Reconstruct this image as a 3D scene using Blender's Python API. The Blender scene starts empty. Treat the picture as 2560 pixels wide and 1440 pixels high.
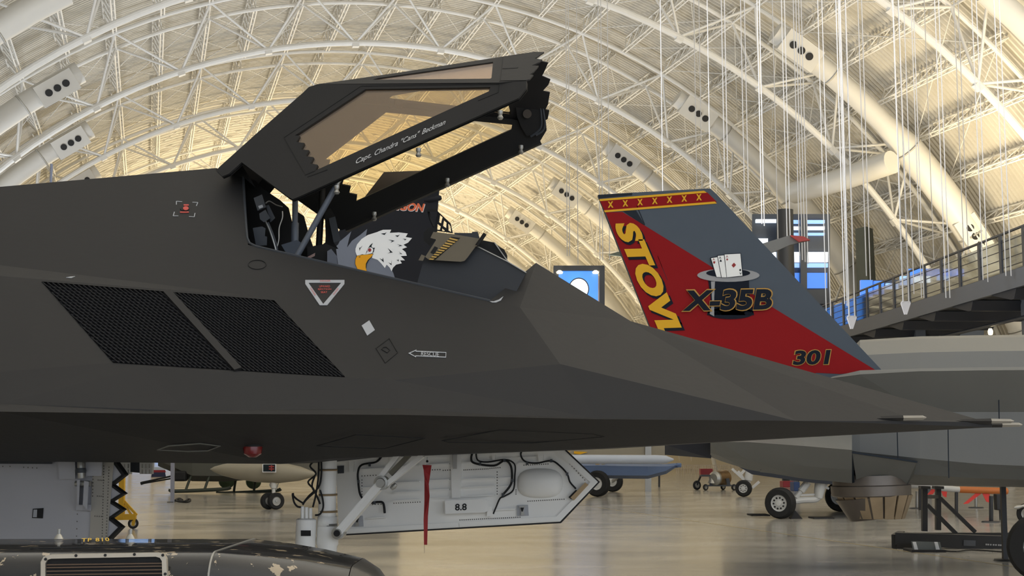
import bpy, bmesh, math, random
from mathutils import Vector, Matrix
from mathutils.geometry import tessellate_polygon
random.seed(7)
SC = bpy.context.scene
COL = SC.collection
V = Vector
# ------------------------------------------------------------------ camera
FPX = 3413.0
EYE = V((0, 0, 1.6))
PIT = math.atan(410 / FPX)
cam_d = bpy.data.cameras.new('camera'); cam_d.sensor_width = 36; cam_d.lens = 36 * FPX / 2560
cam_d.clip_end = 1000; cam_d.clip_start = 0.05
cam = bpy.data.objects.new('camera', cam_d); COL.objects.link(cam)
cam.location = EYE; cam.rotation_euler = (math.pi / 2 + PIT, 0, 0)
SC.camera = cam
# hangar frame: s along the hall, t across it, z up
PSI = -0.2593; OFF = 14.09; RIN = 32.86; ZC = -6.51; S0 = 80.2; SP = 13.7
AX = V((math.sin(PSI), math.cos(PSI), 0)); LT = V((math.cos(PSI), -math.sin(PSI), 0))
def HW(s, t, z): return AX * s + LT * (t + OFF) + V((0, 0, z))
# ------------------------------------------------------------------ world, lamps, exposure
w = bpy.data.worlds.new('World'); SC.world = w; w.use_nodes = True
bg = w.node_tree.nodes['Background']; bg.inputs[0].default_value = (0.80, 0.88, 1.0, 1); bg.inputs[1].default_value = 1.5
def uplight(s, t, z, power, col, size=3.0, aim=(0, 0, 1)):
    L = bpy.data.lights.new('uplight_lamp', 'AREA'); L.shape = 'DISK'; L.size = size; L.energy = power; L.color = col
    o = bpy.data.objects.new('uplight_lamp', L); COL.objects.link(o); o.location = HW(s, t, z)
    d = AX * aim[0] + LT * aim[1] + V((0, 0, aim[2])); o.rotation_euler = d.to_track_quat('-Z', 'Y').to_euler()
WARM = (1.0, 0.82, 0.52); MID = (1.0, 0.93, 0.82); NEU = (0.88, 0.93, 1.0)
for (s, t, z, p, c, a) in [
    (120, 2, 3.0, 6800, WARM, (0, 0, 1)), (138, -4, 3.0, 6000, WARM, (0, 0, 1)), (160, 2, 3.0, 6200, WARM, (0, 0, 1)),
    (190, 0, 3.0, 7500, WARM, (0, 0, 1)), (225, 0, 3.0, 7500, WARM, (0, 0, 1)),
    (57, 23, 9.0, 1350, WARM, (0, .2, 1)), (76, 2, 6.0, 1700, NEU, (0, 0, 1)), (98, 17, 4.0, 2200, WARM, (0, .2, 1)),
    (46, 22, 9.0, 1500, WARM, (0, .3, 1)),
    (55, -16, 4.0, 1100, NEU, (0, -.2, 1)), (80, -20, 3.0, 1500, NEU, (0, -.2, 1)), (30, -8, 5.0, 4500, NEU, (0, .25, 1)),
    (14, 8, 6.0, 9500, MID, (0, .15, 1)), (-14, -4, 8.0, 4500, NEU, (0, 0, 1))]:
    uplight(s, t, z, p, c, 3.0, a)
SC.view_settings.view_transform = 'Standard'; SC.view_settings.look = 'None'
SC.view_settings.exposure = 0.27; SC.view_settings.gamma = 1.0; SC.view_settings.use_curve_mapping = False
SC.cycles.max_bounces = 8; SC.cycles.diffuse_bounces = 4; SC.cycles.glossy_bounces = 3; SC.cycles.transparent_max_bounces = 12
SC.cycles.sample_clamp_indirect = 6.0

# ------------------------------------------------------------------ pixel rays
CP, SPN = math.cos(PIT), math.sin(PIT)
def ray(px, py):
    x = (px - 1280) / FPX; y = -(py - 720) / FPX
    return V((x, CP - SPN * y, SPN + CP * y))
def P(px, py, Y):
    d = ray(px, py); return EYE + d * (Y / d.y)
def PZ(px, py, z):
    d = ray(px, py); return EYE + d * ((z - EYE.z) / d.z)
def PL(px, py, o, n):
    d = ray(px, py); return EYE + d * ((o - EYE).dot(n) / d.dot(n))
def proj(p):
    q = p - EYE; f = q.y * CP + q.z * SPN; u = -q.y * SPN + q.z * CP
    if f < 0.1: return None
    return (1280 + FPX * q.x / f, 720 - FPX * u / f)
def inview(p, m=160):
    r = proj(p); return r is not None and -m < r[0] < 2560 + m and -m < r[1] < 1440 + m
# ------------------------------------------------------------------ materials
def lin(c):
    return tuple(((v / 255) / 12.92 if v / 255 <= 0.04045 else ((v / 255 + 0.055) / 1.055) ** 2.4) for v in c)
MATS = {}
def mat(name, c, rough=0.6, metal=0.0, var=0.06, scale=3.0, bump=0.0, spec=0.5, emit=None, estr=0.0, coat=0.0):
    if name in MATS: return MATS[name]
    m = bpy.data.materials.new(name); m.use_nodes = True; nt = m.node_tree
    b = nt.nodes['Principled BSDF']; l = lin(c)
    b.inputs['Roughness'].default_value = rough; b.inputs['Metallic'].default_value = metal
    b.inputs['Specular IOR Level'].default_value = spec; b.inputs['Coat Weight'].default_value = coat
    tc = nt.nodes.new('ShaderNodeTexCoord'); ns = nt.nodes.new('ShaderNodeTexNoise')
    ns.inputs['Scale'].default_value = scale; ns.inputs['Detail'].default_value = 4
    nt.links.new(tc.outputs['Object'], ns.inputs['Vector'])
    mx = nt.nodes.new('ShaderNodeMix'); mx.data_type = 'RGBA'
    mx.inputs[6].default_value = (*[v * (1 - var) for v in l], 1); mx.inputs[7].default_value = (*[min(1, v * (1 + var)) for v in l], 1)
    nt.links.new(ns.outputs['Fac'], mx.inputs[0]); nt.links.new(mx.outputs[2], b.inputs['Base Color'])
    if bump:
        bp = nt.nodes.new('ShaderNodeBump'); bp.inputs['Strength'].default_value = bump; bp.inputs['Distance'].default_value = 0.02
        n2 = nt.nodes.new('ShaderNodeTexNoise'); n2.inputs['Scale'].default_value = scale * 12
        nt.links.new(tc.outputs['Object'], n2.inputs['Vector'])
        nt.links.new(n2.outputs['Fac'], bp.inputs['Height']); nt.links.new(bp.outputs['Normal'], b.inputs['Normal'])
    if emit:
        b.inputs['Emission Color'].default_value = (*lin(emit), 1); b.inputs['Emission Strength'].default_value = estr
    MATS[name] = m; return m
def glass(name, tint, gloss=0.12, rough=0.03, gtint=(1, 1, 1)):
    if name in MATS: return MATS[name]
    m = bpy.data.materials.new(name); m.use_nodes = True; nt = m.node_tree; nt.nodes.clear()
    out = nt.nodes.new('ShaderNodeOutputMaterial'); tr = nt.nodes.new('ShaderNodeBsdfTransparent'); gl = nt.nodes.new('ShaderNodeBsdfGlossy')
    ns = nt.nodes.new('ShaderNodeTexNoise'); ns.inputs['Scale'].default_value = 2.0
    mx = nt.nodes.new('ShaderNodeMixShader'); tr.inputs[0].default_value = (*tint, 1); gl.inputs[0].default_value = (*gtint, 1); gl.inputs['Roughness'].default_value = rough
    lw = nt.nodes.new('ShaderNodeLayerWeight'); lw.inputs['Blend'].default_value = .22
    fr = nt.nodes.new('ShaderNodeMath'); fr.operation = 'MULTIPLY_ADD'; fr.inputs[1].default_value = .7; fr.inputs[2].default_value = gloss * .5
    nt.links.new(lw.outputs['Fresnel'], fr.inputs[0]); nt.links.new(fr.outputs[0], mx.inputs[0])
    nt.links.new(tr.outputs[0], mx.inputs[1]); nt.links.new(gl.outputs[0], mx.inputs[2]); nt.links.new(mx.outputs[0], out.inputs[0])
    MATS[name] = m; return m
# ------------------------------------------------------------------ objects
def place(o, parent=None):
    COL.objects.link(o)
    if parent is not None:
        o.parent = parent; o.matrix_parent_inverse = WM.get(parent.name, Matrix.Identity(4)).inverted()
    return o
WM = {}   # world matrix of every parent that is not at the origin
def thing(name, label, cat, loc, group=None, kind=None):
    o = bpy.data.objects.new(name, None); COL.objects.link(o); o.location = loc; o.empty_display_size = .2
    WM[o.name] = Matrix.Translation(V(loc))
    tag(o, label, cat, group, kind); return o
def tag(o, label=None, cat=None, group=None, kind=None):
    if label: o['label'] = label
    if cat: o['category'] = cat
    if group: o['group'] = group
    if kind: o['kind'] = kind
    return o
def soften(me, ang=.6):
    bm = bmesh.new(); bm.from_mesh(me)
    for f in bm.faces: f.smooth = True
    for e in bm.edges: e.smooth = len(e.link_faces) == 2 and e.calc_face_angle(0) < ang
    bm.to_mesh(me); bm.free()
def mk(name, verts, faces, m, parent=None, smooth=False):
    me = bpy.data.meshes.new(name); me.from_pydata([tuple(v) for v in verts], [], faces)
    me.materials.append(m)
    bm = bmesh.new(); bm.from_mesh(me); bmesh.ops.recalc_face_normals(bm, faces=bm.faces); bm.to_mesh(me); bm.free()
    if smooth: soften(me)
    o = bpy.data.objects.new(name, me); place(o, parent); return o
UNIT = {}
def unit_cyl(n, m):
    k = ('c', n, m.name)
    if k not in UNIT:
        me = bpy.data.meshes.new('round_bar'); vs = []; fs = []
        for z in (0, 1):
            for i in range(n): vs.append((math.cos(2 * math.pi * i / n), math.sin(2 * math.pi * i / n), z))
        for i in range(n): fs.append((i, (i + 1) % n, n + (i + 1) % n, n + i))
        fs.append(tuple(range(n - 1, -1, -1))); fs.append(tuple(range(n, 2 * n)))
        me.from_pydata(vs, [], fs); me.materials.append(m)
        for p in me.polygons: p.use_smooth = len(p.vertices) == 4
        UNIT[k] = me
    return UNIT[k]
def unit_box(m):
    k = ('b', m.name)
    if k not in UNIT:
        me = bpy.data.meshes.new('square_bar')
        vs = [(x, y, z) for z in (0, 1) for (x, y) in ((-.5, -.5), (.5, -.5), (.5, .5), (-.5, .5))]
        me.from_pydata(vs, [], [(3, 2, 1, 0), (4, 5, 6, 7), (0, 1, 5, 4), (1, 2, 6, 5), (2, 3, 7, 6), (3, 0, 4, 7)]); me.materials.append(m); UNIT[k] = me
    return UNIT[k]
def frame_mat(p0, p1, up=None):
    d = (p1 - p0); L = d.length; z = d / L
    u = up if up is not None else (V((0, 0, 1)) if abs(z.z) < .95 else V((0, 1, 0)))
    x = u.cross(z).normalized(); y = z.cross(x)
    return Matrix(((x.x, y.x, z.x, p0.x), (x.y, y.y, z.y, p0.y), (x.z, y.z, z.z, p0.z), (0, 0, 0, 1))), L
def bar(name, p0, p1, r, m, parent=None, n=10, r2=None):
    M, L = frame_mat(V(p0), V(p1))
    o = bpy.data.objects.new(name, unit_cyl(n, m)); place(o, parent)
    o.matrix_basis = M @ Matrix.Diagonal((r, r2 or r, L, 1)); WM[o.name] = o.matrix_basis.copy(); return o
def beam(name, p0, p1, wx, wy, m, parent=None, up=None):
    """square bar: wx sideways, wy along 'up'"""
    M, L = frame_mat(V(p0), V(p1), up)
    o = bpy.data.objects.new(name, unit_box(m)); place(o, parent)
    o.matrix_basis = M @ Matrix.Diagonal((wx, wy, L, 1)); WM[o.name] = o.matrix_basis.copy(); return o
def block(name, c, size, m, parent=None, rz=0.0, bev=0.0, rot=None):
    """bevelled box with its centre at c"""
    sx, sy, sz = [v / 2 for v in size]
    bm = bmesh.new(); bmesh.ops.create_cube(bm, size=1)
    bmesh.ops.scale(bm, vec=size, verts=bm.verts)
    if bev: bmesh.ops.bevel(bm, geom=bm.edges[:], offset=bev, segments=2, profile=.5, affect='EDGES')
    me = bpy.data.meshes.new(name); bm.to_mesh(me); bm.free(); me.materials.append(m)
    o = bpy.data.objects.new(name, me); place(o, parent)
    R = rot if rot is not None else Matrix.Rotation(rz, 4, 'Z')
    o.matrix_basis = Matrix.Translation(V(c)) @ R; WM[o.name] = o.matrix_basis.copy(); return o
def tube(name, pts, r, m, parent=None, n=8, radii=None, caps=True):
    pts = [V(p) for p in pts]; vs = []; fs = []; up = None
    for i, p in enumerate(pts):
        d = (pts[min(i + 1, len(pts) - 1)] - pts[max(i - 1, 0)]).normalized()
        if up is None: up = V((0, 0, 1)) if abs(d.z) < .9 else V((0, 1, 0))
        x = up.cross(d).normalized(); y = d.cross(x).normalized(); up = y
        rr = radii[i] if radii else r
        for k in range(n):
            a = 2 * math.pi * k / n; vs.append(p + (x * math.cos(a) + y * math.sin(a)) * rr)
    for i in range(len(pts) - 1):
        for k in range(n):
            fs.append((i * n + k, i * n + (k + 1) % n, (i + 1) * n + (k + 1) % n, (i + 1) * n + k))
    if caps:
        fs.append(tuple(range(n))); fs.append(tuple(range((len(pts) - 1) * n, len(pts) * n)))
    return mk(name, vs, fs, m, parent, True)
def spline(pts, k=6):
    pts = [V(p) for p in pts]; out = []
    for i in range(len(pts) - 1):
        p0 = pts[max(i - 1, 0)]; p1 = pts[i]; p2 = pts[i + 1]; p3 = pts[min(i + 2, len(pts) - 1)]
        for j in range(k):
            t = j / k
            out.append(.5 * ((2 * p1) + (p2 - p0) * t + (2 * p0 - 5 * p1 + 4 * p2 - p3) * t * t + (3 * p1 - p0 - 3 * p2 + p3) * t ** 3))
    out.append(pts[-1]); return out
def newell(pts):
    n = V((0, 0, 0))
    for i, p in enumerate(pts):
        q = pts[(i + 1) % len(pts)]
        n += V(((p.y - q.y) * (p.z + q.z), (p.z - q.z) * (p.x + q.x), (p.x - q.x) * (p.y + q.y)))
    return n.normalized()
def plate(name, loops, thick, m, parent=None, toward=None, lift=0.0):
    """flat slab: loops[0] outline, the rest holes; the outline is its face towards 'toward' (camera by default)"""
    if not isinstance(loops[0], (list, tuple)): loops = [loops]
    loops = [[V(p) for p in l] for l in loops]
    n = newell(loops[0]); c = sum(loops[0], V((0, 0, 0))) / len(loops[0])
    tw = (toward if toward is not None else EYE) - c
    if n.dot(tw) < 0: n = -n
    front = []; idx = []
    for l in loops:
        idx.append(range(len(front), len(front) + len(l))); front += [p + n * lift for p in l]
    N = len(front); vs = front + [p - n * thick for p in front]; fs = []
    if len(loops) == 1:
        fs.append(tuple(range(N))); fs.append(tuple(range(2 * N - 1, N - 1, -1)))
    else:
        for t in tessellate_polygon(loops):
            fs.append(tuple(t)); fs.append(tuple(N + i for i in reversed(t)))
    for r in idx:
        r = list(r)
        for i in range(len(r)):
            a, b = r[i], r[(i + 1) % len(r)]; fs.append((a, b, N + b, N + a))
    return mk(name, vs, fs, m, parent)
def lathe(name, p0, p1, prof, m, parent=None, n=20, up=None, sq=(1, 1)):
    """prof: (0..1 along p0-p1, radius)"""
    M, L = frame_mat(V(p0), V(p1), up); vs = []; fs = []
    for (a, r) in prof:
        for k in range(n):
            th = 2 * math.pi * k / n; vs.append(M @ V((r * sq[0] * math.cos(th), r * sq[1] * math.sin(th), a * L)))
    for i in range(len(prof) - 1):
        for k in range(n):
            fs.append((i * n + k, i * n + (k + 1) % n, (i + 1) * n + (k + 1) % n, (i + 1) * n + k))
    fs.append(tuple(range(n))); fs.append(tuple(range((len(prof) - 1) * n, len(prof) * n)))
    return mk(name, vs, fs, m, parent, True)
def loft(name, secs, m, parent=None, smooth=False, closed=True):
    n = len(secs[0]); vs = [p for s in secs for p in s]; fs = []
    for i in range(len(secs) - 1):
        for k in range(n if closed else n - 1):
            fs.append((i * n + k, i * n + (k + 1) % n, (i + 1) * n + (k + 1) % n, (i + 1) * n + k))
    if closed:
        fs.append(tuple(range(n))); fs.append(tuple(range((len(secs) - 1) * n, len(secs) * n)))
    return mk(name, vs, fs, m, parent, smooth)
def text(name, s, p00, p10, p01, m, parent=None, lift=0.004, bold=0.0, depth=0.002, space=1.0):
    """lettering filling the parallelogram p00 (base left), p10 (base right), p01 (top left)"""
    cu = bpy.data.curves.new(name, 'FONT'); cu.body = s; cu.offset = bold; cu.space_character = space; cu.resolution_u = 4
    ob = bpy.data.objects.new(name, cu); COL.objects.link(ob)
    dg = bpy.context.evaluated_depsgraph_get(); me = bpy.data.meshes.new_from_object(ob.evaluated_get(dg))
    bpy.data.objects.remove(ob); bpy.data.curves.remove(cu)
    xs = [v.co.x for v in me.vertices]; ys = [v.co.y for v in me.vertices]
    x0, x1, y0, y1 = min(xs), max(xs), min(ys), max(ys); p00, p10, p01 = V(p00), V(p10), V(p01)
    ex = p10 - p00; ey = p01 - p00; n = ex.cross(ey).normalized()
    if n.dot(EYE - p00) < 0: n = -n
    for v in me.vertices:
        v.co = p00 + ex * ((v.co.x - x0) / (x1 - x0)) + ey * ((v.co.y - y0) / (y1 - y0)) + n * lift
    me.materials.clear(); me.materials.append(m)
    for p in me.polygons: p.use_smooth = False; p.material_index = 0
    o = bpy.data.objects.new(name, me); place(o, parent); return o
def ell(cx, cy, rx, ry, n=28, a0=0, a1=360):
    return [(cx + rx * math.cos(math.radians(a0 + (a1 - a0) * i / n)), cy + ry * math.sin(math.radians(a0 + (a1 - a0) * i / n))) for i in range(n if a1 - a0 == 360 else n + 1)]
def wheel(parent, c, r, wid, axis, tm, hm, rim=.58, holes=0, hole_m=None):
    """tyre, hub and hub holes as parts; axis points to the seen side"""
    axis = V(axis).normalized(); a = V(c) - axis * wid / 2; b = V(c) + axis * wid / 2
    t = lathe('tyre', a, b, [(0, r * rim), (0, r * .86), (.12, r * .95), (.3, r), (.7, r), (.88, r * .95), (1, r * .86), (1, r * rim), (.8, r * rim)], tm, parent, 28)
    h = lathe('hub', a + axis * wid * .05, b - axis * wid * .06, [(0, r * rim), (.9, r * rim), (.97, r * rim * .93), (.9, r * rim * .8), (.93, r * rim * .35), (1.0, r * rim * .3), (1.02, r * rim * .12)], hm, parent, 24)
    if holes:
        x = axis.orthogonal().normalized(); y = axis.cross(x)
        for i in range(holes):
            th = 2 * math.pi * i / holes; q = b - axis * wid * .105 + (x * math.cos(th) + y * math.sin(th)) * r * rim * .62
            bar('hub_hole', q, q + axis * .012, r * .06, hole_m, h, 8)
    return t
# ================================================================== THE HALL
M_STEEL = mat('white_steel_paint', (228, 227, 223), .55, var=.04)
M_DECK = mat('roof_deck_paint', (204, 200, 190), .6, var=.10, scale=.35)
M_DUCT = mat('duct_paint', (212, 210, 204), .5, var=.05, scale=.8)
M_BLACK = mat('matt_black', (20, 20, 22), .6)
M_DARKSTEEL = mat('dark_steel', (52, 54, 58), .45, var=.1)
M_CABLE = mat('cable_white', (188, 186, 184), .5)
def floor_mat():
    m = bpy.data.materials.new('polished_concrete'); m.use_nodes = True; nt = m.node_tree; b = nt.nodes['Principled BSDF']
    tc = nt.nodes.new('ShaderNodeTexCoord'); mp = nt.nodes.new('ShaderNodeMapping'); mp.inputs['Scale'].default_value = (.3, .5, 1)
    n1 = nt.nodes.new('ShaderNodeTexNoise'); n1.inputs['Scale'].default_value = 1.1; n1.inputs['Detail'].default_value = 5; n1.inputs['Roughness'].default_value = .55
    n2 = nt.nodes.new('ShaderNodeTexNoise'); n2.inputs['Scale'].default_value = 1.6; n2.inputs['Detail'].default_value = 2.5
    nt.links.new(tc.outputs['Object'], mp.inputs[0]); nt.links.new(mp.outputs[0], n1.inputs[0]); nt.links.new(mp.outputs[0], n2.inputs[0])
    r = nt.nodes.new('ShaderNodeValToRGB'); e = r.color_ramp.elements
    e[0].position = .3; e[0].color = (*lin((150, 147, 141)), 1); e[1].position = .7; e[1].color = (*lin((182, 178, 171)), 1)
    nt.links.new(n1.outputs[0], r.inputs[0]); nt.links.new(r.outputs[0], b.inputs['Base Color'])
    mr = nt.nodes.new('ShaderNodeMapRange'); mr.inputs[1].default_value = .3; mr.inputs[2].default_value = .7; mr.inputs[3].default_value = .13; mr.inputs[4].default_value = .26
    nt.links.new(n2.outputs[0], mr.inputs[0]); nt.links.new(mr.outputs[0], b.inputs['Roughness'])
    bp = nt.nodes.new('ShaderNodeBump'); bp.inputs['Strength'].default_value = .05; bp.inputs['Distance'].default_value = .02
    nt.links.new(n2.outputs[0], bp.inputs['Height']); nt.links.new(bp.outputs[0], b.inputs['Normal'])
    b.inputs['Specular IOR Level'].default_value = .6; b.inputs['Coat Weight'].default_value = .25; b.inputs['Coat Roughness'].default_value = .14
    return m
SB, SE = -32.0, 262.0      # ends of the hall along s
HALF = 36.2
fl = mk('floor', [HW(SB, -HALF, 0), HW(SB, HALF, 0), HW(SE, HALF, 0), HW(SE, -HALF, 0)], [(0, 1, 2, 3)], floor_mat())
tag(fl, 'polished grey beige concrete hall floor', 'floor', kind='structure')
M_LINE = mat('floor_joint_pale', (176, 160, 126), .25)
for i, (a, b) in enumerate([((1400, 1255), (2560, 1420)), ((0, 1330), (1500, 1262))]):
    p, q = PZ(*a, .002), PZ(*b, .002); d = (q - p).normalized(); n = V((-d.y, d.x, 0)) * .03
    tag(mk('trim_%d' % (i + 1), [p - n, q - n, q + n, p + n], [(0, 1, 2, 3)], M_LINE), 'pale joint line in the concrete floor', 'joint', kind='structure')
def arc(s, th, r): 
    a = math.radians(th); return HW(s, r * math.sin(a), ZC + r * math.cos(a))
# corrugated roof deck, one sheet per bay
RD = RIN + 4.1
THM = 79.0
def deck(s0, s1, pitch):
    n = max(2, int(round((s1 - s0) / pitch))); prof = []
    for i in range(n):
        a = s0 + (s1 - s0) * i / n; w_ = (s1 - s0) / n
        prof += [(a, 0), (a + .28 * w_, 0), (a + .40 * w_, .14), (a + .88 * w_, .14)]
    prof.append((s1, 0)); ths = [-THM + 2 * THM * k / 72 for k in range(73)]
    vs = []; fs = []
    for (s, d) in prof:
        for th in ths: vs.append(arc(s, th, RD + d))
    K = len(ths)
    for i in range(len(prof) - 1):
        for k in range(K - 1): fs.append((i * K + k, i * K + k + 1, (i + 1) * K + k + 1, (i + 1) * K + k))
    return vs, fs
edges = [SB] + [S0 + SP * n for n in range(-7, 14) if SB < S0 + SP * n < SE] + [SE]
for i in range(len(edges) - 1):
    s0, s1 = edges[i], edges[i + 1]
    pitch = .34 if 40 < s0 < 100 else (.9 if s0 < 160 else 2.2)
    if s1 < 40: pitch = 3.4
    vs, fs = deck(s0, s1, pitch)
    me = bpy.data.meshes.new('ceiling'); me.from_pydata([tuple(v) for v in vs], [], fs); me.materials.append(M_DECK)
    o = bpy.data.objects.new('ceiling', me); COL.objects.link(o)
    tag(o, 'bay of ribbed white roof decking over the hall', 'ceiling', 'roof deck bays', 'structure')
# arch trusses
STEP = 9.2
def chord(name, s, r, rad, parent, n=8, t0=-THM, t1=THM, k=64):
    pts = [arc(s, t0 + (t1 - t0) * i / k, r) for i in range(k + 1)]
    return tube(name, pts, rad, M_STEEL, parent, n)
arch_n = list(range(-4, 14))
for n in arch_n:
    s = S0 + n * SP
    if not 20 < s < SE - 3: continue
    near = n <= 4
    root = thing('roof_truss', 'white tubular steel arch truss spanning the hall', 'truss', arc(s, -THM, RIN), 'arch trusses of the roof', 'structure')
    chord('bottom_chord', s, RIN, .18, root, 10 if near else 6)
    for ds in (-1.5, 1.5): chord('top_chord', s + ds, RIN + 3.0, .12, root, 8 if near else 5)
    for k in range(-8, 8):
        th = (k + .5) * STEP
        a = arc(s, th, RIN)
        for ds in (-1.5, 1.5):
            for dt in (-STEP / 2, STEP / 2):
                b = arc(s + ds, th + dt, RIN + 3.0)
                if inview(a) or inview(b): bar('web_member', a, b, .075 if near else .08, M_STEEL, root, 8 if near else 5)
        if near and inview(a):
            d = (arc(s, th + .5, RIN) - arc(s, th - .5, RIN)).normalized()
            beam('gusset', a - V((0, 0, .12)) - d * .2, a - V((0, 0, .12)) + d * .2, .34, .3, M_STEEL, root)
        b0 = arc(s - 1.5, th + STEP / 2, RIN + 3.0); b1 = arc(s + 1.5, th + STEP / 2, RIN + 3.0)
        if inview(b0) or inview(b1): bar('cross_strut', b0, b1, .065, M_STEEL, root, 6)
# lattice purlins between the trusses
LP = SP - 3.0
def purlin_mesh(L, seg):
    vs = []; fs = []
    def bx(p, q, w_):
        M, l = frame_mat(V(p), V(q), V((1, 0, 0)) if abs((V(q) - V(p)).normalized().x) < .9 else V((0, 1, 0))); b0 = len(vs)
        for z in (0, l):
            for x, y in ((-w_, -w_), (w_, -w_), (w_, w_), (-w_, w_)): vs.append(M @ V((x, y, z)))
        fs.extend([tuple(b0 + i for i in f) for f in ((3, 2, 1, 0), (4, 5, 6, 7), (0, 1, 5, 4), (1, 2, 6, 5), (2, 3, 7, 6), (3, 0, 4, 7))])
    D = .95; Wd = .2
    bx((-Wd, 0, 0), (-Wd, L, 0), .04); bx((Wd, 0, 0), (Wd, L, 0), .04); bx((-Wd * .5, 0, -D), (-Wd * .5, L, -D), .038); bx((Wd * .5, 0, -D), (Wd * .5, L, -D), .038)
    for i in range(seg):
        y0 = L * i / seg; y1 = L * (i + .5) / seg; y2 = L * (i + 1) / seg
        bx((-Wd, y0, 0), (-Wd * .5, y1, -D), .025); bx((-Wd * .5, y1, -D), (-Wd, y2, 0), .025)
        bx((Wd, y0, 0), (Wd * .5, y1, -D), .025); bx((Wd * .5, y1, -D), (Wd, y2, 0), .025)
        bx((-Wd * .5, y1, -D), (Wd * .5, y1, -D), .025)
    me = bpy.data.meshes.new('lattice_purlin'); me.from_pydata([tuple(v) for v in vs], [], fs); me.materials.append(M_STEEL); return me
PM = purlin_mesh(LP, 9)
count = 0; rest = []
for n in range(-4, 12):
    s = S0 + n * SP + 1.5
    if not 20 < s < SE - SP: continue
    for k in range(-16, 17):
        th = k * STEP / 2
        c = arc(s, th, RIN + 3.95); e = arc(s + LP, th, RIN + 3.95)
        if not (inview(c, 60) or inview(e, 60)): continue
        a = math.radians(th); up = LT * math.sin(a) + V((0, 0, math.cos(a))); x = LT * math.cos(a) - V((0, 0, math.sin(a)))
        Mx = Matrix(((x.x, AX.x, up.x, c.x), (x.y, AX.y, up.y, c.y), (x.z, AX.z, up.z, c.z), (0, 0, 0, 1)))
        if n <= 6 and count < 240:
            o = bpy.data.objects.new('lattice_purlin', PM); COL.objects.link(o); o.matrix_basis = Mx; count += 1
            tag(o, 'white lattice purlin between two roof arches', 'purlin', 'lattice purlins under the deck', 'structure')
        else: rest.append(Mx)
if rest:
    vs = []; fs = []
    for Mx in rest:
        b0 = len(vs)
        for (x, z) in ((-.28, 0), (.28, 0), (.14, -1.05), (-.14, -1.05)):
            for (dx, dz) in ((-.05, -.05), (.05, -.05), (.05, .05), (-.05, .05)): vs.append(Mx @ V((x + dx, 0, z + dz)))
            for (dx, dz) in ((-.05, -.05), (.05, -.05), (.05, .05), (-.05, .05)): vs.append(Mx @ V((x + dx, LP, z + dz)))
        for q in range(4):
            c = b0 + q * 8; fs += [(c, c + 1, c + 5, c + 4), (c + 1, c + 2, c + 6, c + 5), (c + 2, c + 3, c + 7, c + 6), (c + 3, c, c + 4, c + 7)]
    o = mk('lattice_purlin', vs, fs, M_STEEL); tag(o, 'far white lattice purlins under the deck', 'purlin', kind='stuff')
# thin cross bracing rods under the deck
for n in range(-3, 6):
    s = S0 + n * SP + 1.5
    for k in range(-15, 15):
        th = k * STEP / 2
        for (a, b) in (((s, th), (s + LP, th + STEP)), ((s, th + STEP), (s + LP, th))):
            p, q = arc(a[0], a[1], RIN + 3.3), arc(b[0], b[1], RIN + 3.3)
            if inview(p, 20) and inview(q, 20):
                o = bar('bracing_rod', p, q, .028, M_STEEL, None, 5); tag(o, 'thin white bracing rod under the roof deck', 'rod', 'roof bracing rods', 'structure')
# air ducts with triple nozzle boxes
def duct(n, side, nozz, t_end=74, big=True):
    s = S0 + (n - .25) * SP; t0 = (nozz[0] if nozz else 35) - 2.6
    r = thing('air_duct', 'fat white round air duct following the %s haunch of the roof' % ('right' if side > 0 else 'left'), 'duct', arc(s, side * t_end, RIN + 1.3), 'ducts on the %s haunch' % ('right' if side > 0 else 'left'), 'structure')
    ths = [t0 + (t_end - t0) * i / 14 for i in range(15)]
    rad = [.55 if t < 43 else .8 for t in ths]
    if side < 0: rad = [.62] * 15
    tube('pipe', [arc(s, side * t, RIN + 1.3) for t in ths], .6, M_DUCT, r, 16, rad)
    for t in ths[2::3]:
        d = (arc(s, side * (t + .3), RIN + 1.3) - arc(s, side * t, RIN + 1.3)).normalized(); c = arc(s, side * t, RIN + 1.3)
        rr = (.55 if t < 43 else .8) if side > 0 else .62
        bar('seam_ring', c - d * .05, c + d * .05, rr + .03, M_DUCT, r, 16)
    for tn in nozz:
        c = arc(s, side * tn, RIN + 1.2); d = (arc(s, side * (tn + .5), RIN + 1.2) - arc(s, side * (tn - .5), RIN + 1.2)).normalized()
        nrm = (-AX + (HW(s, 0, ZC) - c).normalized() * .35).normalized(); nrm = (nrm - d * nrm.dot(d)).normalized()
        rot = Matrix((d, nrm.cross(d), nrm)).transposed().to_4x4()
        bx = block('nozzle_box', c + nrm * .35, (2.2, 1.25, .7), M_DUCT, r, rot=rot)
        for q in (-.52, 0, .52):
            a = c + nrm * .7 + d * q
            k = bar('nozzle', a, a + nrm * .06, .20, M_BLACK, r, 14)
for n in range(-2, 5):
    duct(n, 1, [32] if n != -1 else [32, 55]); duct(n, -1, [35] if n > -1 else [])
# branch duct at the right, from the wall out to the haunch
br = thing('branch_duct', 'level white branch duct joining the haunch duct over the tail fin', 'duct', P(2000, 480, 74), None, 'structure')
tube('pipe', [P(1985, 482, 76), P(2100, 450, 73), P(2230, 405, 70)], .62, M_DUCT, br, 16)
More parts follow.
